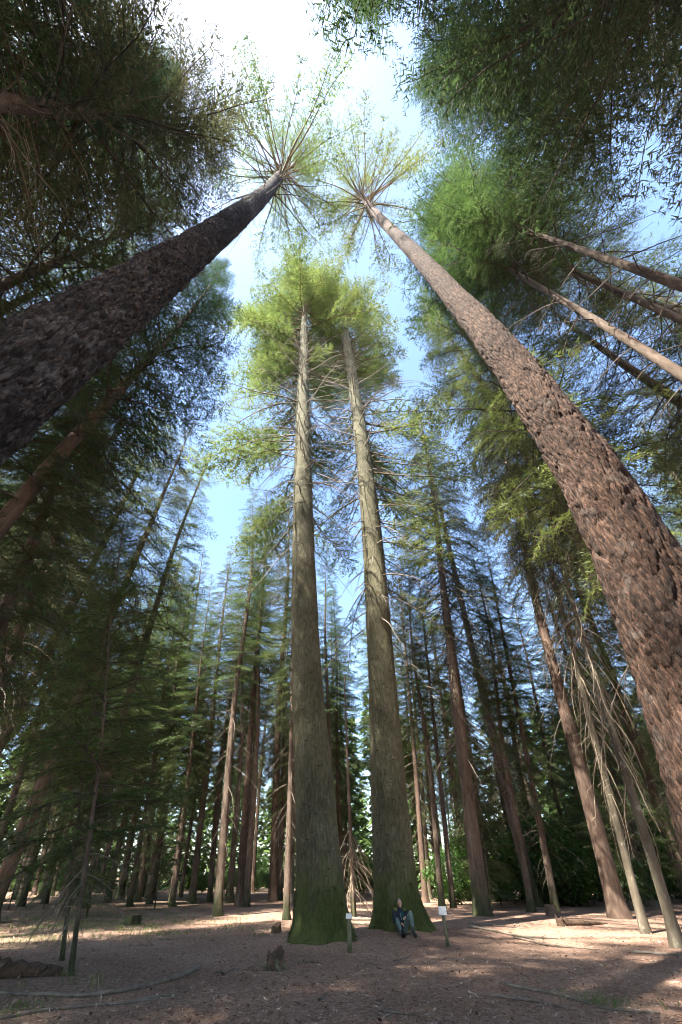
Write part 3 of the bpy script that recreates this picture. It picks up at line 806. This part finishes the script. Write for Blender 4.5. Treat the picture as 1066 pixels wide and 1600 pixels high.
# ------------------------------------------------------------------ understorey
def shrub_mesh(seed, h, w, n, leaf):
    r = np.random.default_rng(seed)
    stems, quads = [], []
    for i in range(9):
        a = r.uniform(0, 6.283); q = r.uniform(0.2, 1.0) * w
        e = np.array([q * math.cos(a), q * math.sin(a), h * r.uniform(0.6, 1.0)])
        t = np.linspace(0, 1, 5)[:, None]
        pts = np.concatenate([t * e[:2] * t ** 0.6, t * e[2]], 1) + r.normal(0, 0.03, (5, 3)) * t
        stems.append((pts, 0.018 * (1 - 0.8 * t[:, 0])))
    wv, wf = tubes(stems, 4)
    k = 26
    cl = r.normal(0, 1, (k, 3)); cl /= np.linalg.norm(cl, axis=1, keepdims=True)
    cl *= r.uniform(0.3, 1.0, (k, 1)) ** 0.6
    cl = cl * [w, w, h * 0.5] + [0, 0, h * 0.55]
    c = cl[r.integers(0, k, n)] + r.normal(0, 0.24, (n, 3)) * [w * 0.7, w * 0.7, h * 0.35]
    c[:, 2] = np.abs(c[:, 2])
    d = r.normal(0, 1, (n, 3)); d[:, 2] *= 0.5; d /= np.linalg.norm(d, axis=1, keepdims=True)
    p = np.cross(d, r.normal(0, 1, (n, 3)) * [0.35, 0.35, 1.0]); p /= np.linalg.norm(p, axis=1, keepdims=True) + 1e-9
    L = leaf * r.uniform(0.6, 1.3, (n, 1))
    q = np.stack([c - d * L, c + p * L * 0.45, c + d * L, c - p * L * 0.45], 1)
    return wv, wf, q.reshape(-1, 3)

def shrub_kind(seed, h, w, n, leaf, lm):
    wv, wf, lv = shrub_mesh(seed, h, w, n, leaf)
    t = ob('shrub', None)
    ob('stems', mesh_np('stems', wv, wf, False, M['branch']), t)
    ob('foliage', mesh_np('foliage', lv, leaf_faces(lv), False, M[lm]), t)
    return t
KIND['shrub_a'] = shrub_kind(71, 3.2, 1.8, 5200, 0.10, 'leaf_bright')
KIND['shrub_b'] = shrub_kind(72, 2.0, 1.5, 3600, 0.09, 'leaf_mid')
KIND['shrub_c'] = shrub_kind(73, 4.4, 2.2, 6000, 0.12, 'leaf_bright')
wood(26, (8, 40), (35, 62), ['shrub_a', 'shrub_b', 'shrub_c'], 'shrub under the right background trees', 'shrubs at right', 1.8, (0.9, 1.8), ok=lambda x, y: x > y * 0.17 and x < y * 0.75, cat='shrub', name='shrub')
wood(34, (-56, 10), (60, 90), ['shrub_a', 'shrub_b', 'shrub_c'], 'shrub deep in the left background', 'shrubs at left', 2.0, (0.7, 1.4), ok=lambda x, y: x < y * 0.12, cat='shrub', name='shrub')
wood(9, (-26, -8), (17, 40), ['young', 'small', 'small'], 'young fir among the trees at left', 'young firs at left', 2.0, (0.6, 1.1), ok=lambda x, y: x < -y * 0.42 or y > 36 and x < -10, name='young_fir')
wood(14, (10, 34), (30, 56), ['young', 'small', 'young'], 'young fir among the shrubs at right', 'young firs at right', 2.0, (0.6, 1.1), ok=lambda x, y: x > y * 0.24, name='young_fir')

# far woodland closing the view: one mass
def far_woodland():
    r = np.random.default_rng(91)
    LV, TV, TF, off = [], [], [], 0
    tr = []
    for i in range(320):
        a = r.uniform(-1.15, 1.15); d = r.uniform(92, 160)
        x, y = d * math.sin(a), d * math.cos(a)
        H = r.uniform(18, 36); n = 230
        u = r.uniform(0.0, 1, n) ** 1.15
        rr = 3.6 * (1 - u) ** 0.7 * r.uniform(0.3, 1.1, n) + 0.2
        th = r.uniform(0, 6.283, n)
        c = np.stack([x + rr * np.cos(th), y + rr * np.sin(th), H * u], -1)
        dd = np.stack([np.cos(th), np.sin(th), r.normal(-0.25, 0.25, n)], -1)
        pp = np.stack([-np.sin(th), np.cos(th), r.normal(0, 0.3, n)], -1)
        L = r.uniform(0.7, 1.6, (n, 1))
        LV.append(np.stack([c - dd * L, c + pp * L * 0.4, c + dd * L, c - pp * L * 0.4], 1).reshape(-1, 3))
    lv = np.concatenate(LV)
    lv[:, 2] = np.maximum(lv[:, 2], 0.0)
    o = ob('far_woodland', mesh_np('far_woodland', lv, leaf_faces(lv), False, M['leaf_mid']))
    tag(o, 'distant mass of green woodland behind the trunks', 'woodland', kind='stuff')
far_woodland()

# ------------------------------------------------------------------ stumps, logs, sticks
def stump(loc, r0, h, seed, mat, topmat, ragged, label, roots=0.35):
    r = np.random.default_rng(seed)
    t = ob('tree_stump', None, None, (loc[0], loc[1], gz(*loc)))
    n, k = 40, 12
    th = np.linspace(0, 2 * np.pi, n, endpoint=False)
    prof = 1 + ragged * (fbm(th / 6.28318 * 5 + 0, np.full(n, seed * 1.7), seed, 3, 5) - 0.5) * 2.4
    z = np.linspace(0, 1, k)
    fl = root_flare(seed, 6, roots, 0.5)
    V = []
    for q in z:
        zz = -0.12 + (h * prof + 0.12) * q
        rr = r0 * (1.12 - 0.2 * q) + 0.03 * r0 * np.sin(th * 9 + seed) + fl(th, zz * 0.5 / max(h, 0.2)) + r0 * 0.25 * (fbm(th / 6.28318 * 9, zz * 6, seed + 3, 3, 9) - 0.5)
        V.append(np.stack([rr * np.cos(th), rr * np.sin(th), zz], -1))
    V = np.concatenate(V)
    i = np.arange(n * k).reshape(k, n)
    F = np.stack([i[:-1], np.roll(i[:-1], -1, 1), np.roll(i[1:], -1, 1), i[1:]], -1).reshape(-1, 4)
    ob('bark', mesh_np('bark', V, F, True, mat), t)
    rim = V[-n:]
    inner = rim * [0.5, 0.5, 1.0]; inner[:, 2] = rim[:, 2].mean() - 0.25 * h * (ragged > 0.2) + r.normal(0, 0.02, n)
    cv = np.concatenate([rim * [0.985, 0.985, 0.995], inner, [[0, 0, inner[:, 2].mean()]]])
    a = np.arange(n); b = np.roll(a, -1)
    cf = np.concatenate([np.stack([a, b, n + b], -1), np.stack([a, n + b, n + a], -1), np.stack([n + a, n + b, np.full(n, 2 * n)], -1)])
    ob('cut_face', mesh_np('cut_face', cv, cf, False, topmat), t)
    tag(t, label, 'stump')
    return t
s1 = stump((-1.2, 14.6), 0.24, 0.24, 3, M['rotten'], M['rotten'], 0.75, 'ragged rotten stump with pale mossy roots in the middle of the clearing', 0.2)
def mossy_roots(parent, seed, n, L):
    r = np.random.default_rng(seed)
    for i in range(n):
        a = 2.4 + i * 1.15 + r.normal(0, 0.15)
        t = np.linspace(0, 1, 7)
        l = L * r.uniform(0.7, 1.1)
        pts = np.stack([(0.12 + t * l) * np.cos(a + 0.4 * t), (0.12 + t * l) * np.sin(a + 0.4 * t), 0.15 * (1 - t) ** 1.5 - 0.02], -1)
        v, f = tubes([(pts, 0.065 * (1 - 0.75 * t))], 7)
        ob('root', mesh_np('root', v, f, True, M['moss']), parent)
mossy_roots(s1, 5, 4, 0.38)
stump((-1.85, 21.9), 0.20, 0.24, 4, M['rotten'], M['rotten'], 0.5, 'small dark stump left of the giant fir base', 0.12)
stump((-9.3, 26.5), 0.46, 0.34, 6, M['bark_brown'], M['rotten'], 0.05, 'wide flat-topped dark stump in the left middle distance', 0.12)
stump((13.1, 31.0), 0.34, 0.42, 8, M['bark_rust'], M['cut_wood'], 0.05, 'cut stump with orange-brown face in the right background', 0.1)
stump((10.9, 25.2), 0.16, 0.30, 9, M['rotten'], M['rotten'], 0.6, 'small dark stump beside the fallen log at right', 0.1)

def stick(name, pts, r0, mat, label, cat, group=None, seed=0, twigs=0, lift=0.0, side=6):
    r = np.random.default_rng(seed + 700)
    pts = np.array(pts, float)
    t0 = np.linspace(0, 1, len(pts)); t = np.linspace(0, 1, max(14, len(pts) * 4))
    x = np.interp(t, t0, pts[:, 0]); y = np.interp(t, t0, pts[:, 1])
    L = np.hypot(np.diff(x), np.diff(y)).sum()
    x += L * 0.012 * np.sin(t * 11 + seed); y += L * 0.012 * np.cos(t * 9 + seed)
    rad = r0 * (1 - 0.6 * t) * (1 + 0.12 * np.sin(t * 37 + seed))
    z = ground_z(x, y) + rad * 0.75 + lift * np.sin(t * np.pi) 
    ax = np.stack([x, y, z], -1)
    P = [(ax, rad)]
    for i in range(twigs):
        q = r.uniform(0.25, 0.95); c = ax[int(q * (len(ax) - 1))]
        a = math.atan2(y[-1] - y[0], x[-1] - x[0]) + r.choice([-1, 1]) * r.uniform(0.5, 1.0)
        l = r.uniform(0.15, 0.4) * min(1.0, L); s = np.linspace(0, 1, 4)
        P.append((c + np.stack([s * l * math.cos(a), s * l * math.sin(a), s * l * r.uniform(0.0, 0.35)], -1), r0 * 0.35 * (1 - 0.7 * s)))
    v, f = tubes(P, side)
    org = np.array([pts[0, 0], pts[0, 1], gz(pts[0, 0], pts[0, 1])])
    o = ob(name, mesh_np(name, v - org, f, True, mat), None, org)
    tag(o, label, cat, group)
    return o
SB = M['dead']; SP = plain_mat('weathered_stick', (0.15, 0.12, 0.095), 0.9, 0.35, 5.0, 0.4)
stick('fallen_branch', [(-6.9, 11.4), (-6.24, 11.57), (-5.41, 11.41), (-4.47, 11.2), (-3.92, 11.62), (-3.53, 12.33), (-3.26, 13.29), (-3.15, 14.36)][::-1], 0.05, SP, 'long curved pale branch lying on the ground at left', 'branch', seed=1, side=8)
stick('fallen_branch', [(-5.6, 9.6), (-5.15, 9.82), (-4.69, 10.29), (-4.07, 10.59), (-3.49, 10.81), (-3.06, 11.1)], 0.032, SP, 'straighter branch on the ground in the bottom left corner', 'branch', seed=2, twigs=2, side=8)
stick('fallen_branch', [(-3.49, 10.7), (-3.2, 11.2), (-2.7, 11.45)], 0.025, SB, 'short forked branch crossing the bottom left branch', 'branch', seed=3, twigs=2)
stick('fallen_branch', [(-2.36, 13.7), (-2.22, 14.6)], 0.035, SP, 'short pale stick left of the ragged stump', 'branch', seed=4)
stick('fallen_branch', [(0.95, 10.7), (1.0, 10.2), (1.06, 9.5)], 0.02, SP, 'thin forked pale stick at the bottom edge below the man', 'branch', seed=5, twigs=1)
stick('fallen_branch', [(1.02, 10.1), (1.6, 9.9)], 0.018, SP, 'thin stick lying across the forked one at the bottom edge', 'branch', seed=6)
stick('fallen_branch', [(-0.08, 10.75), (0.08, 11.45)], 0.025, SP, 'short stick on bare ground at bottom centre', 'branch', seed=7)
stick('fallen_branch', [(3.2, 11.5), (3.63, 11.2), (4.0, 10.9), (4.32, 10.4)], 0.028, SP, 'long pale stick at lower right, nearer of two', 'branch', seed=8, twigs=3)
stick('fallen_branch', [(3.9, 12.6), (4.46, 11.73), (4.87, 10.63), (5.6, 10.2)], 0.03, SB, 'long brown stick at lower right, farther of two', 'branch', seed=9, twigs=3)
stick('fallen_branch', [(9.2, 17.0), (9.9, 16.7), (10.9, 16.4)], 0.04, SB, 'dark branch on the ground below the sunny patches at right edge', 'branch', seed=10, twigs=3)
stick('fallen_branch', [(6.9, 26.0), (8.69, 23.84)], 0.04, SP, 'pale pole lying beyond the right sign post', 'branch', seed=11)
stick('fallen_branch', [(6.4, 24.0), (7.2, 21.6), (7.6, 19.9)], 0.05, SB, 'brown branch pointing toward the sunny patch at right', 'branch', seed=12, twigs=4)
stick('fallen_branch', [(7.0, 20.5), (7.51, 18.2), (8.6, 17.6)], 0.035, SP, 'pale forked branch just left of the sunny patch', 'branch', seed=13, twigs=4)
stick('fallen_branch', [(7.5, 20.8), (8.3, 20.3), (9.2, 20.2)], 0.035, SB, 'twiggy branch behind the sunny patch at right', 'branch', seed=14, twigs=3)
stick('fallen_branch', [(1.9, 15.6), (2.3, 16.0), (2.66, 17.0)], 0.02, SP, 'thin bent stick in front of the seated man', 'branch', seed=15, twigs=1)
stick('fallen_branch', [(1.2, 29.0), (2.4, 28.6), (3.4, 29.4)], 0.09, SP, 'pale log in the sun between the giant firs', 'branch', seed=16, twigs=3)
stick('fallen_branch', [(1.2, 26.0), (2.4, 25.2)], 0.07, SB, 'dark branch lying between the giant fir bases', 'branch', seed=17, twigs=2)
stick('fallen_log', [(11.2, 25.4), (12.2, 25.3), (13.2, 25.9)], 0.13, M['rotten'], 'dark fallen log beside a small stump at right', 'log', seed=18, twigs=3, side=10)
stick('fallen_log', [(-7.9, 13.1), (-6.9, 13.0), (-5.9, 13.2)], 0.20, M['rotten'], 'dark rotten log at the left edge under the saplings', 'log', seed=19, twigs=2, side=12)
for i in range(26):
    x, y = wr.uniform(-8, 10), wr.uniform(9.5, 30)
    if abs(x) > y * 0.62 or not free(x, y, 1.7): continue
    a = wr.uniform(0, 6.28); l = wr.uniform(0.3, 0.9)
    stick('twig', [(x, y), (x + l * math.cos(a), y + l * math.sin(a))], wr.uniform(0.008, 0.018), wr.choice([SP, SB]), 'small loose twig among the needles on the clearing floor', 'twig', 'loose twigs on the clearing', seed=40 + i, twigs=wr.randint(0, 2), side=4)

# brush of bleached dead boughs between the giant firs
br_list = []
for i in range(26):
    br_list.append(('dead', i, (0, 0, 1.0 + 0.11 * i), -1.5 + random.gauss(0, 0.7), -0.55 + random.gauss(0, 0.2), 0, random.uniform(1.8, 3.0)))
_, bv, bf = crown_arrays(br_list)
pb = tag(ob('dead_tree', None, None, (1.75, 31.0, gz(1.75, 31.0))), 'dead tree with drooping bleached boughs between the giant firs', 'tree')
ob('trunk', trunk_mesh('trunk', STRAIGHT, [(-1, 0.2), (1, 0.14), (14, 0.03)], np.arange(-0.3, 14, 0.3), 12, M['bark_brown']), pb)
tag(ob('dead_branches', mesh_np('dead_branches', bv, bf, False, M['dead_pale']), pb), kind='stuff')

# ------------------------------------------------------------------ litter and grass (uncountable)
def litter():
    r = np.random.default_rng(123)
    n = 42000
    y = 8.3 + 24 * r.random(n) ** 1.7
    x = r.uniform(-0.72, 0.8, n) * (y + 1.0)
    z = ground_z(x, y)
    L = r.gamma(2.0, 0.028, n) + 0.02; w = r.uniform(0.003, 0.009, n)
    big = r.random(n) < 0.06
    w[big] *= 3.2; L[big] *= 0.8
    a = r.uniform(0, 6.283, n); tilt = r.normal(0.05, 0.22, n)
    d = np.stack([np.cos(a) * np.cos(tilt), np.sin(a) * np.cos(tilt), np.sin(tilt)], -1)
    p = np.stack([-np.sin(a), np.cos(a), r.normal(0, 0.5, n)], -1)
    c = np.stack([x, y, z + 0.012 + np.abs(np.sin(tilt)) * L * 0.5], -1)
    q = np.stack([c - d * L[:, None] / 2, c + p * w[:, None], c + d * L[:, None] / 2, c - p * w[:, None]], 1).reshape(-1, 3)
    m, nt, out = new_mat('needle_litter')
    g = N(nt, 'ShaderNodeNewGeometry'); b = N(nt, 'ShaderNodeBsdfDiffuse')
    rp = ramp(nt, g.outputs['Random Per Island'], [(0.0, (0.08, 0.048, 0.033)), (0.5, (0.21, 0.136, 0.098)), (0.85, (0.36, 0.265, 0.205)), (1.0, (0.52, 0.45, 0.38))])
    nt.links.new(rp.outputs[0], b.inputs[0]); nt.links.new(b.outputs[0], out.inputs[0])
    tag(ob('needle_litter', mesh_np('needle_litter', q, leaf_faces(q), False, m)), 'fallen needles, bark flakes and twig bits covering the ground', 'litter', kind='stuff')
litter()

def grass():
    r = np.random.default_rng(321)
    spots = [(-9.0, 24.5, 3.4, 2600), (-6.0, 22.5, 2.0, 900), (-12.0, 26, 3.5, 2000), (-5.9, 12.2, 0.9, 260), (-5.2, 10.4, 0.6, 160), (-2.1, 20.8, 0.35, 160), (5.1, 10.9, 0.45, 200), (-1.15, 14.2, 0.25, 60), (-8.5, 19.5, 1.6, 500), (-9.5, 31, 4, 1500)]
    Q = []
    for cx, cy, s, n in spots:
        x = r.normal(cx, s, n); y = r.normal(cy, s * 0.8, n)
        k = fbm(x * 1.2 + 50, y * 1.2 + 50, 5, 3) > 0.42
        x, y = x[k], y[k]; n = len(x)
        h = r.uniform(0.05, 0.17, n); a = r.uniform(0, 6.283, n); b = r.normal(0, 0.35, (n, 2)) * h[:, None]
        c = np.stack([x, y, ground_z(x, y) - 0.01], -1)
        wv = np.stack([np.cos(a), np.sin(a), np.zeros(n)], -1) * 0.006
        tip = c + np.stack([b[:, 0], b[:, 1], h], -1); mid = c + np.stack([b[:, 0] * 0.35, b[:, 1] * 0.35, h * 0.55], -1)
        Q.append(np.stack([c - wv, c + wv, mid + wv * 0.8, tip], 1).reshape(-1, 3))
    q = np.concatenate(Q)
    tag(ob('grass', mesh_np('grass', q, leaf_faces(q), False, M['leaf_yellow'])), 'thin grass and moss tufts on the sunny left side of the clearing', 'grass', kind='stuff')
grass()

# ------------------------------------------------------------------ sign posts
def bm_obj(name, bm, mat, parent=None, loc=(0, 0, 0), smooth=False):
    me = bpy.data.meshes.new(name)
    bm.to_mesh(me); bm.free()
    me.materials.append(mat)
    if smooth: me.polygons.foreach_set('use_smooth', [True] * len(me.polygons))
    return ob(name, me, parent, loc)
M['post'] = bark_mat('post_wood', [(0.09, 0.085, 0.05), (0.15, 0.14, 0.085), (0.21, 0.19, 0.13)], (30, 30, 5), 0.4, 0.01, moss=(0.06, 0.065, 0.03), moss_h=(-0.2, 0.6))
M['plate'] = plain_mat('sign_plate', (0.62, 0.60, 0.55), 0.5, 0.08, 20)
M['plate_edge'] = plain_mat('sign_backing', (0.12, 0.10, 0.08), 0.7, 0.2, 20)
def sign(x, y, h, r0, pw, ph, yaw, tilt, label, ptop):
    t = tag(ob('sign_post', None, None, (x, y, gz(x, y))), label, 'sign')
    zs = np.array([-0.2, 0, 0.12, h * 0.5, h - 0.03, h - 0.005, h]); rr = r0 * np.array([1.05, 1.05, 1.0, 0.98, 0.96, 0.9, 0.02])
    th = np.linspace(0, 2 * np.pi, 20, endpoint=False)
    V = np.concatenate([np.stack([q * np.cos(th) * (1 + 0.03 * np.sin(3 * th)), q * np.sin(th), np.full(20, z)], -1) for z, q in zip(zs, rr)])
    i = np.arange(140).reshape(7, 20)
    F = np.stack([i[:-1], np.roll(i[:-1], -1, 1), np.roll(i[1:], -1, 1), i[1:]], -1).reshape(-1, 4)
    ob('post', mesh_np('post', V, F, False, M['post']), t)
    for nm, mt, w, hh, d, off in (('backing', 'plate_edge', pw, ph, 0.022, 0.0), ('plate', 'plate', pw - 0.008, ph - 0.008, 0.008, 0.015)):
        bm = bmesh.new()
        bmesh.ops.create_cube(bm, size=1.0, matrix=Matrix.Diagonal((w, hh, d, 1)))
        bmesh.ops.bevel(bm, geom=bm.edges[:], offset=0.002, segments=1, affect='EDGES')
        rot = Matrix.Rotation(yaw, 4, 'Z') @ Matrix.Rotation(tilt, 4, 'X')
        bmesh.ops.transform(bm, matrix=Matrix.Translation((0, -0.01, ptop)) @ rot @ Matrix.Translation((0, 0, off)), verts=bm.verts)
        bm_obj(nm, bm, M[mt], t)
    return t
sign(0.81, 17.1, 0.70, 0.066, 0.19, 0.15, R(-12), R(48), 'thin wooden post with small white plaque in front of the left giant fir', 0.725)
sign(4.0, 18.1, 0.72, 0.058, 0.26, 0.24, R(-18), R(58), 'wooden post with larger tilted white plaque right of the seated man', 0.78)

# ------------------------------------------------------------------ the seated person
def capsule_chain(bm, pts, rads, n=14):
    pts = [Vector(p) for p in pts]
    for (a, b, ra, rb) in zip(pts[:-1], pts[1:], rads[:-1], rads[1:]):
        d = b - a
        if d.length < 1e-6: continue
        m = Matrix.Translation((a + b) / 2) @ d.to_track_quat('Z', 'Y').to_matrix().to_4x4()
        bmesh.ops.create_cone(bm, cap_ends=True, segments=n, radius1=ra, radius2=rb, depth=d.length, matrix=m)
    for p, r_ in zip(pts, rads):
        bmesh.ops.create_uvsphere(bm, u_segments=n, v_segments=8, radius=r_ * 1.001, matrix=Matrix.Translation(p))
def ellipsoid(bm, c, s, rot=None):
    m = Matrix.Translation(c) @ (rot.to_matrix().to_4x4() if rot else Matrix()) @ Matrix.Diagonal((*s, 1))
    bmesh.ops.create_uvsphere(bm, u_segments=20, v_segments=14, radius=1.0, matrix=m)
def remeshed(name, bm, voxel, mat, parent, smooth_it=3, loc=(0, 0, 0)):
    me = bpy.data.meshes.new(name); bm.to_mesh(me); bm.free()
    o = ob(name, me, None)
    md = o.modifiers.new('remesh', 'REMESH'); md.mode = 'VOXEL'; md.voxel_size = voxel
    sm = o.modifiers.new('smooth', 'SMOOTH'); sm.iterations = smooth_it; sm.factor = 0.5
    dg = bpy.context.evaluated_depsgraph_get()
    me2 = bpy.data.meshes.new_from_object(o.evaluated_get(dg)); me2.name = name
    bpy.data.objects.remove(o); bpy.data.meshes.remove(me)
    me2.polygons.foreach_set('use_smooth', [True] * len(me2.polygons))
    me2.materials.clear(); me2.materials.append(mat)
    return ob(name, me2, parent, loc)
M['skin'] = plain_mat('skin', (0.46, 0.27, 0.20), 0.6, 0.08, 8)
M['jacket'] = plain_mat('navy_jacket', (0.014, 0.02, 0.034), 0.8, 0.25, 14, 0.3)
M['teal'] = plain_mat('teal_jacket_front', (0.01, 0.06, 0.065), 0.8, 0.2, 14)
M['shoulder'] = plain_mat('olive_shoulder_patch', (0.09, 0.11, 0.035), 0.8, 0.2, 14)
M['trouser'] = plain_mat('grey_green_trousers', (0.085, 0.125, 0.12), 0.85, 0.2, 10, 0.3)
M['boot'] = plain_mat('dark_boot', (0.035, 0.037, 0.035), 0.7, 0.3, 20)
M['boot_black'] = plain_mat('black_sole', (0.008, 0.008, 0.009), 0.7, 0.3, 20)
M['hair'] = plain_mat('grey_hair', (0.10, 0.10, 0.10), 0.8, 0.5, 60, 0.6)
M['eye'] = plain_mat('dark_eyes', (0.02, 0.015, 0.012), 0.4, 0.1, 10)
M['zip'] = plain_mat('pale_zip', (0.35, 0.42, 0.42), 0.5, 0.1, 10)

# local frame: person faces -y; z = 0 at the seat ground; viewer's left is -x
hipL, hipR = (-0.09, -0.02, 0.12), (0.09, -0.02, 0.12)
kneeL, ankL, toeL = (-0.20, -0.42, 0.33), (-0.10, -0.78, 0.03), (-0.05, -0.97, 0.04)
kneeR, ankR, toeR = (0.33, -0.36, 0.50), (0.33, -0.52, 0.08), (0.36, -0.74, 0.02)
chest, neck, headc = (0.0, 0.06, 0.44), (0.0, 0.03, 0.61), (0.015, -0.01, 0.755)
shL, shR = (-0.18, 0.05, 0.545), (0.18, 0.05, 0.545)
elL, elR = (-0.25, -0.04, 0.29), (0.30, -0.13, 0.37)
wrL, wrR = (-0.06, -0.27, 0.27), (0.16, -0.31, 0.42)
px_, py_ = 2.86, 20.12
pz_ = gz(px_, py_)

bm = bmesh.new()
capsule_chain(bm, [(0, 0, 0.14), (0, 0.05, 0.32), chest, neck, (0.01, 0.01, 0.68)], [0.12, 0.11, 0.12, 0.055, 0.052])
for sh, el, wr_ in ((shL, elL, wrL), (shR, elR, wrR)):
    capsule_chain(bm, [(0, 0.05, 0.52), sh, el, wr_], [0.07, 0.058, 0.042, 0.028])
for h_, k_, a_ in ((hipL, kneeL, ankL), (hipR, kneeR, ankR)):
    capsule_chain(bm, [h_, k_, a_], [0.078, 0.056, 0.038])
# head: skull, jaw, nose, brow, ears
ellipsoid(bm, headc, (0.074, 0.096, 0.112))
ellipsoid(bm, (0.015, -0.045, 0.70), (0.054, 0.056, 0.062))
ellipsoid(bm, (0.015, -0.09, 0.662), (0.026, 0.022, 0.02))
capsule_chain(bm, [(0.015, -0.096, 0.765), (0.015, -0.122, 0.722)], [0.010, 0.016], 10)
ellipsoid(bm, (0.015, -0.088, 0.775), (0.05, 0.02, 0.012))
for s in (-1, 1):
    ellipsoid(bm, (0.015 + s * 0.076, 0.0, 0.745), (0.010, 0.022, 0.032))
    ellipsoid(bm, (0.015 + s * 0.04, -0.072, 0.725), (0.024, 0.02, 0.02))
ellipsoid(bm, (0.015, -0.098, 0.692), (0.026, 0.012, 0.007))
# hands: palm, four fingers, thumb
def hand(bm, w, direction, side, curl):
    w = Vector(w); d = Vector(direction).normalized()
    lat = d.cross(Vector((0, 0, 1))).normalized() * side
    nrm = lat.cross(d).normalized()
    if nrm.z < 0: nrm = -nrm
    palm = w + d * 0.05
    ellipsoid(bm, palm, (0.03, 0.03, 0.03)); 
    capsule_chain(bm, [w, palm + d * 0.03 - lat * 0.012], [0.026, 0.026], 10)
    capsule_chain(bm, [w, palm + d * 0.03 + lat * 0.012], [0.026, 0.026], 10)
    for i, l in enumerate((0.072, 0.082, 0.076, 0.06)):
        b0 = palm + d * 0.035 + lat * (-0.033 + 0.022 * i)
        b1 = b0 + d * l * 0.5 - nrm * l * 0.15 * curl
        b2 = b1 + d * l * 0.25 - nrm * l * 0.38 * curl
        capsule_chain(bm, [b0, b1, b2], [0.0105, 0.0095, 0.008], 8)
    t0 = w + d * 0.03 - lat * 0.028
    capsule_chain(bm, [t0, t0 + d * 0.03 - lat * 0.028, t0 + d * 0.06 - lat * 0.03 - nrm * 0.012], [0.013, 0.011, 0.009], 8)
hand(bm, wrL, (0.75, -0.35, -0.35), 1, 1.0)
hand(bm, wrR, (-0.55, -0.45, -0.15), -1, 0.9)
person = remeshed('person', bm, 0.009, M['skin'], None, 2, (px_, py_, pz_))
tag(person, 'person in dark jacket and grey-green trousers sitting against the giant fir, one knee raised', 'person')
# clothes
bm = bmesh.new()
capsule_chain(bm, [(0, 0.0, 0.16), (0, 0.04, 0.32), (0, 0.055, 0.45), (0, 0.05, 0.52)], [0.155, 0.15, 0.155, 0.12])
ellipsoid(bm, (0, 0.045, 0.45), (0.19, 0.13, 0.13))
capsule_chain(bm, [(0, 0.045, 0.56), (0, 0.02, 0.635)], [0.085, 0.068])
for sh, el, wr_ in ((shL, elL, wrL), (shR, elR, wrR)):
    capsule_chain(bm, [(0, 0.05, 0.51), sh, el, wr_], [0.09, 0.08, 0.062, 0.042])
jk = remeshed('jacket', bm, 0.014, M['jacket'], person, 3)
bm = bmesh.new()
ellipsoid(bm, (0.07, -0.04, 0.42), (0.085, 0.085, 0.13))
remeshed('jacket_front', bm, 0.01, M['teal'], person, 1)
for s in (-1, 1):
    bm = bmesh.new(); ellipsoid(bm, (s * 0.155, 0.02, 0.575), (0.075, 0.085, 0.058))
    sp = remeshed('shoulder_patch', bm, 0.01, M['shoulder'], person, 1)
bm = bmesh.new(); capsule_chain(bm, [(0.005, -0.105, 0.50), (0.0, -0.128, 0.42), (0.0, -0.14, 0.34)], [0.007, 0.007, 0.007], 8)
remeshed('zip', bm, 0.004, M['zip'], person, 1)
bm = bmesh.new()
capsule_chain(bm, [hipL, (0, 0, 0.12), hipR], [0.125, 0.13, 0.125])
for h_, k_, a_ in ((hipL, kneeL, ankL), (hipR, kneeR, ankR)):
    k1 = Vector(k_); a1 = Vector(a_)
    capsule_chain(bm, [h_, k_, k1.lerp(a1, 0.45), k1.lerp(a1, 0.92)], [0.105, 0.083, 0.074, 0.062])
remeshed('trousers', bm, 0.014, M['trouser'], person, 3)
for a_, t_, mt in ((ankL, toeL, 'boot_black'), (ankR, toeR, 'boot')):
    bm = bmesh.new()
    a1, t1 = Vector(a_), Vector(t_)
    fz = (t1 - a1).normalized()
    capsule_chain(bm, [a1 + Vector((0, 0.0, 0.08)), a1, a1 + Vector((0, 0.03, -0.01))], [0.052, 0.055, 0.05])
    capsule_chain(bm, [a1, t1], [0.054, 0.042])
    capsule_chain(bm, [a1.lerp(t1, 0.4), t1 + Vector((0.018, 0, 0))], [0.048, 0.038])
    bt = remeshed('boot', bm, 0.009, M[mt], person, 2)
    bm = bmesh.new()
    capsule_chain(bm, [a1 + Vector((0, 0.02, -0.05)), t1 + Vector((0, 0, -0.035))], [0.03, 0.028]) 
    remeshed('sole', bm, 0.009, M['boot_black'], bt, 1)
bm = bmesh.new()
ellipsoid(bm, (0.015, 0.012, 0.785), (0.081, 0.098, 0.098))
ellipsoid(bm, (0.015, 0.04, 0.74), (0.083, 0.078, 0.09))
hr = remeshed('hair', bm, 0.009, M['hair'], person, 1)
for s in (-1, 1):
    bm = bmesh.new(); ellipsoid(bm, (0.015 + s * 0.031, -0.091, 0.752), (0.013, 0.008, 0.007))
    bm_obj('eye', bm, M['eye'], person, smooth=True)
